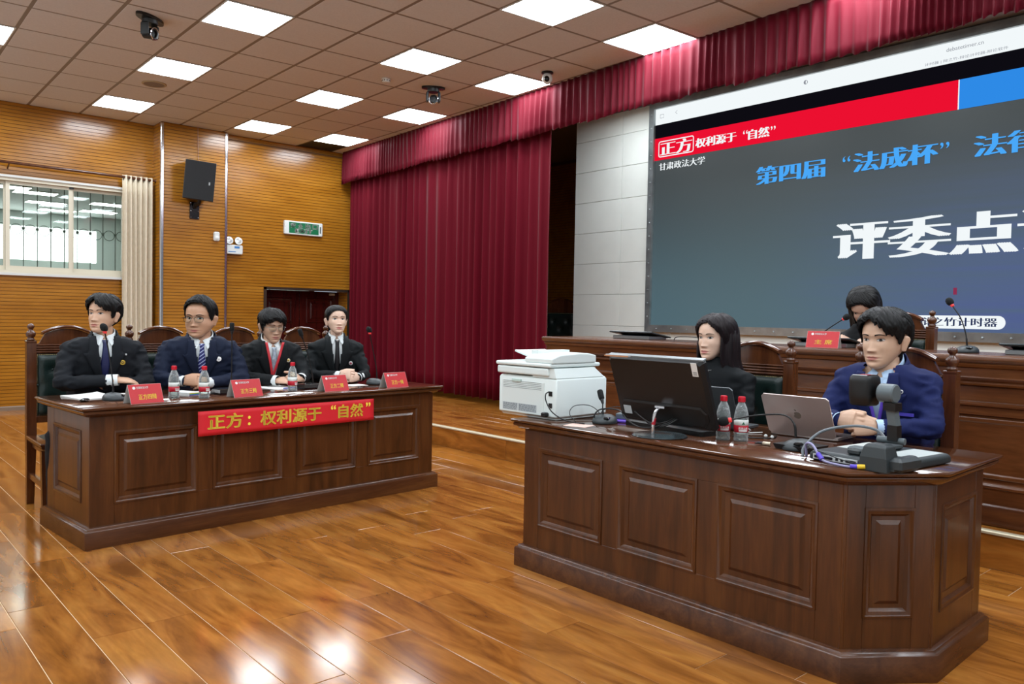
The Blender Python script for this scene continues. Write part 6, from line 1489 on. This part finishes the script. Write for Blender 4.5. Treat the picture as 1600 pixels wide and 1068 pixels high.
def x5(o, MH, yf, zt, dz, sec):
    hair_fall(MH, M_hairp, o, [(0.045, 0.092, -0.050, 0.122), (0.0, 0.103, -0.062, 0.128), (-0.06, 0.108, -0.070, 0.130), (-0.13, 0.110, -0.066, 0.135), (-0.22, 0.122, -0.035, 0.160), (-0.32, 0.135, 0.0, 0.175), (-0.44, 0.14, 0.02, 0.18)][::-1], 40, 320, 6.0, wav=0.006)
    MB().tube([(0.062*math.sin(q), sec(1.09+dz)[2]+0.002-0.074*math.cos(q)-0.012*max(0, math.cos(q)), 1.058+dz-0.028*max(0, math.cos(q))**2+0.01) for q in [R(-115+230*k/30) for k in range(31)]], 0.0012, 5).sphere((0, yf(0, 1.03+dz)-0.022, 1.036+dz), 0.0045, 8, 6).build('necklace', silver, o, 180)
person('long-haired woman in a black roll-neck sweater behind the monitor', (1.065, -8.375, 1.188), 80, 96, pitch=2, hs=1.0, fem=1.0, bw=0.92, dz=-0.025, neck_r=0.046,
       jacket='0b0f12', sweater=True, hair=H_long, hairm=M_hairp, seed=5.5, skin='d2ae98', lip='b0625e',
       arms=(((-0.205, -0.19, 0.81), (-0.08, -0.40, 0.81)), ((0.205, -0.18, 0.81), (0.10, -0.39, 0.81))),
       hands=(dict(d=(0.1, -0.98, -0.1), n=(0, -0.1, -1), curl=(20, 25, 20), spread=4), dict(d=(-0.1, -0.98, -0.1), n=(0, -0.1, -1), curl=(20, 25, 20), spread=4)), extra=x5)
def x6(o, MH, yf, zt, dz, sec):
    for sx, x0 in ((-1, -0.050), (1, 0.050)):
        P = []
        for i in range(12):
            u = i/11; z = 0.955-(0.955-0.80)*u; x = 0.6*x0*(1-u)+0.004
            P.append([(x+q*0.007, yf(x, z)-0.028, z) for q in (-1, 1)])
        solid(MB().grid(P).build('lanyard', pbr('violet lanyard', '5a3fb0', 0.5), o, 180), 0.002)
    MB().cbox((0.115, yf(0.115, 0.885)-0.019, 0.885), (0.075, 0.004, 0.014)).build('pocket_trim', pbr('violet trim', '3a2f96', 0.5), o)
wl, wr, hr, hl = clasp(-0.035, -0.375, 0.835, 0.082)
hr = dict(hr, s=1.08); hl = dict(hl, s=1.08)
person('man in a bright blue suit with clasped hands beside the document camera', (1.035, -9.290, 1.208), 84, 99, pitch=3, hs=1.08, bw=0.97, dz=0.035,
       jacket='161f4c', lower='1a2148', shirt=M_shirtb, tie=None, zv=0.80, hair=H_fringe, seed=6.6, skin='c7a187', neck_r=0.055,
       arms=(((-0.225, -0.215, 0.84), wl), ((0.225, -0.205, 0.835), wr)), hands=(hr, hl), badge=[(0.105, 0.985, 0.009, ((1.0, silver), (0.6, pbr('navy badge', '20244a', 0.4))))], extra=x6)
def x7(o, MH, yf, zt, dz, sec):
    hair_fall(MH, M_hair, o, [(0.06, 0.080, -0.070, 0.118), (0.0, 0.094, -0.086, 0.122), (-0.08, 0.100, -0.092, 0.118), (-0.16, 0.108, -0.090, 0.11), (-0.24, 0.11, -0.08, 0.10)][::-1], 28, 332, 7.0, wav=0.010)
person('bowed chairwoman in a dark top with hair hanging over her face', (2.72, -8.415, 1.395), 86, 82, pitch=42, hs=1.0, fem=1.0, bw=0.92, dz=-0.03, neck_r=0.046, floor_z=STZ, lean=0.06,
       jacket='0e1012', sweater=True, hair=H_long, seed=7.9, skin='c8a48e', zv=0.85,
       arms=(((-0.26, -0.16, 0.96), (-0.10, -0.30, 0.985)), ((0.26, -0.16, 0.96), (0.10, -0.30, 0.985))),
       hands=(dict(d=(0.3, -0.9, -0.1), n=(0, -0.1, -1), curl=(20, 25, 20), spread=3), dict(d=(-0.3, -0.9, -0.1), n=(0, -0.1, -1), curl=(20, 25, 20), spread=3)), extra=x7)
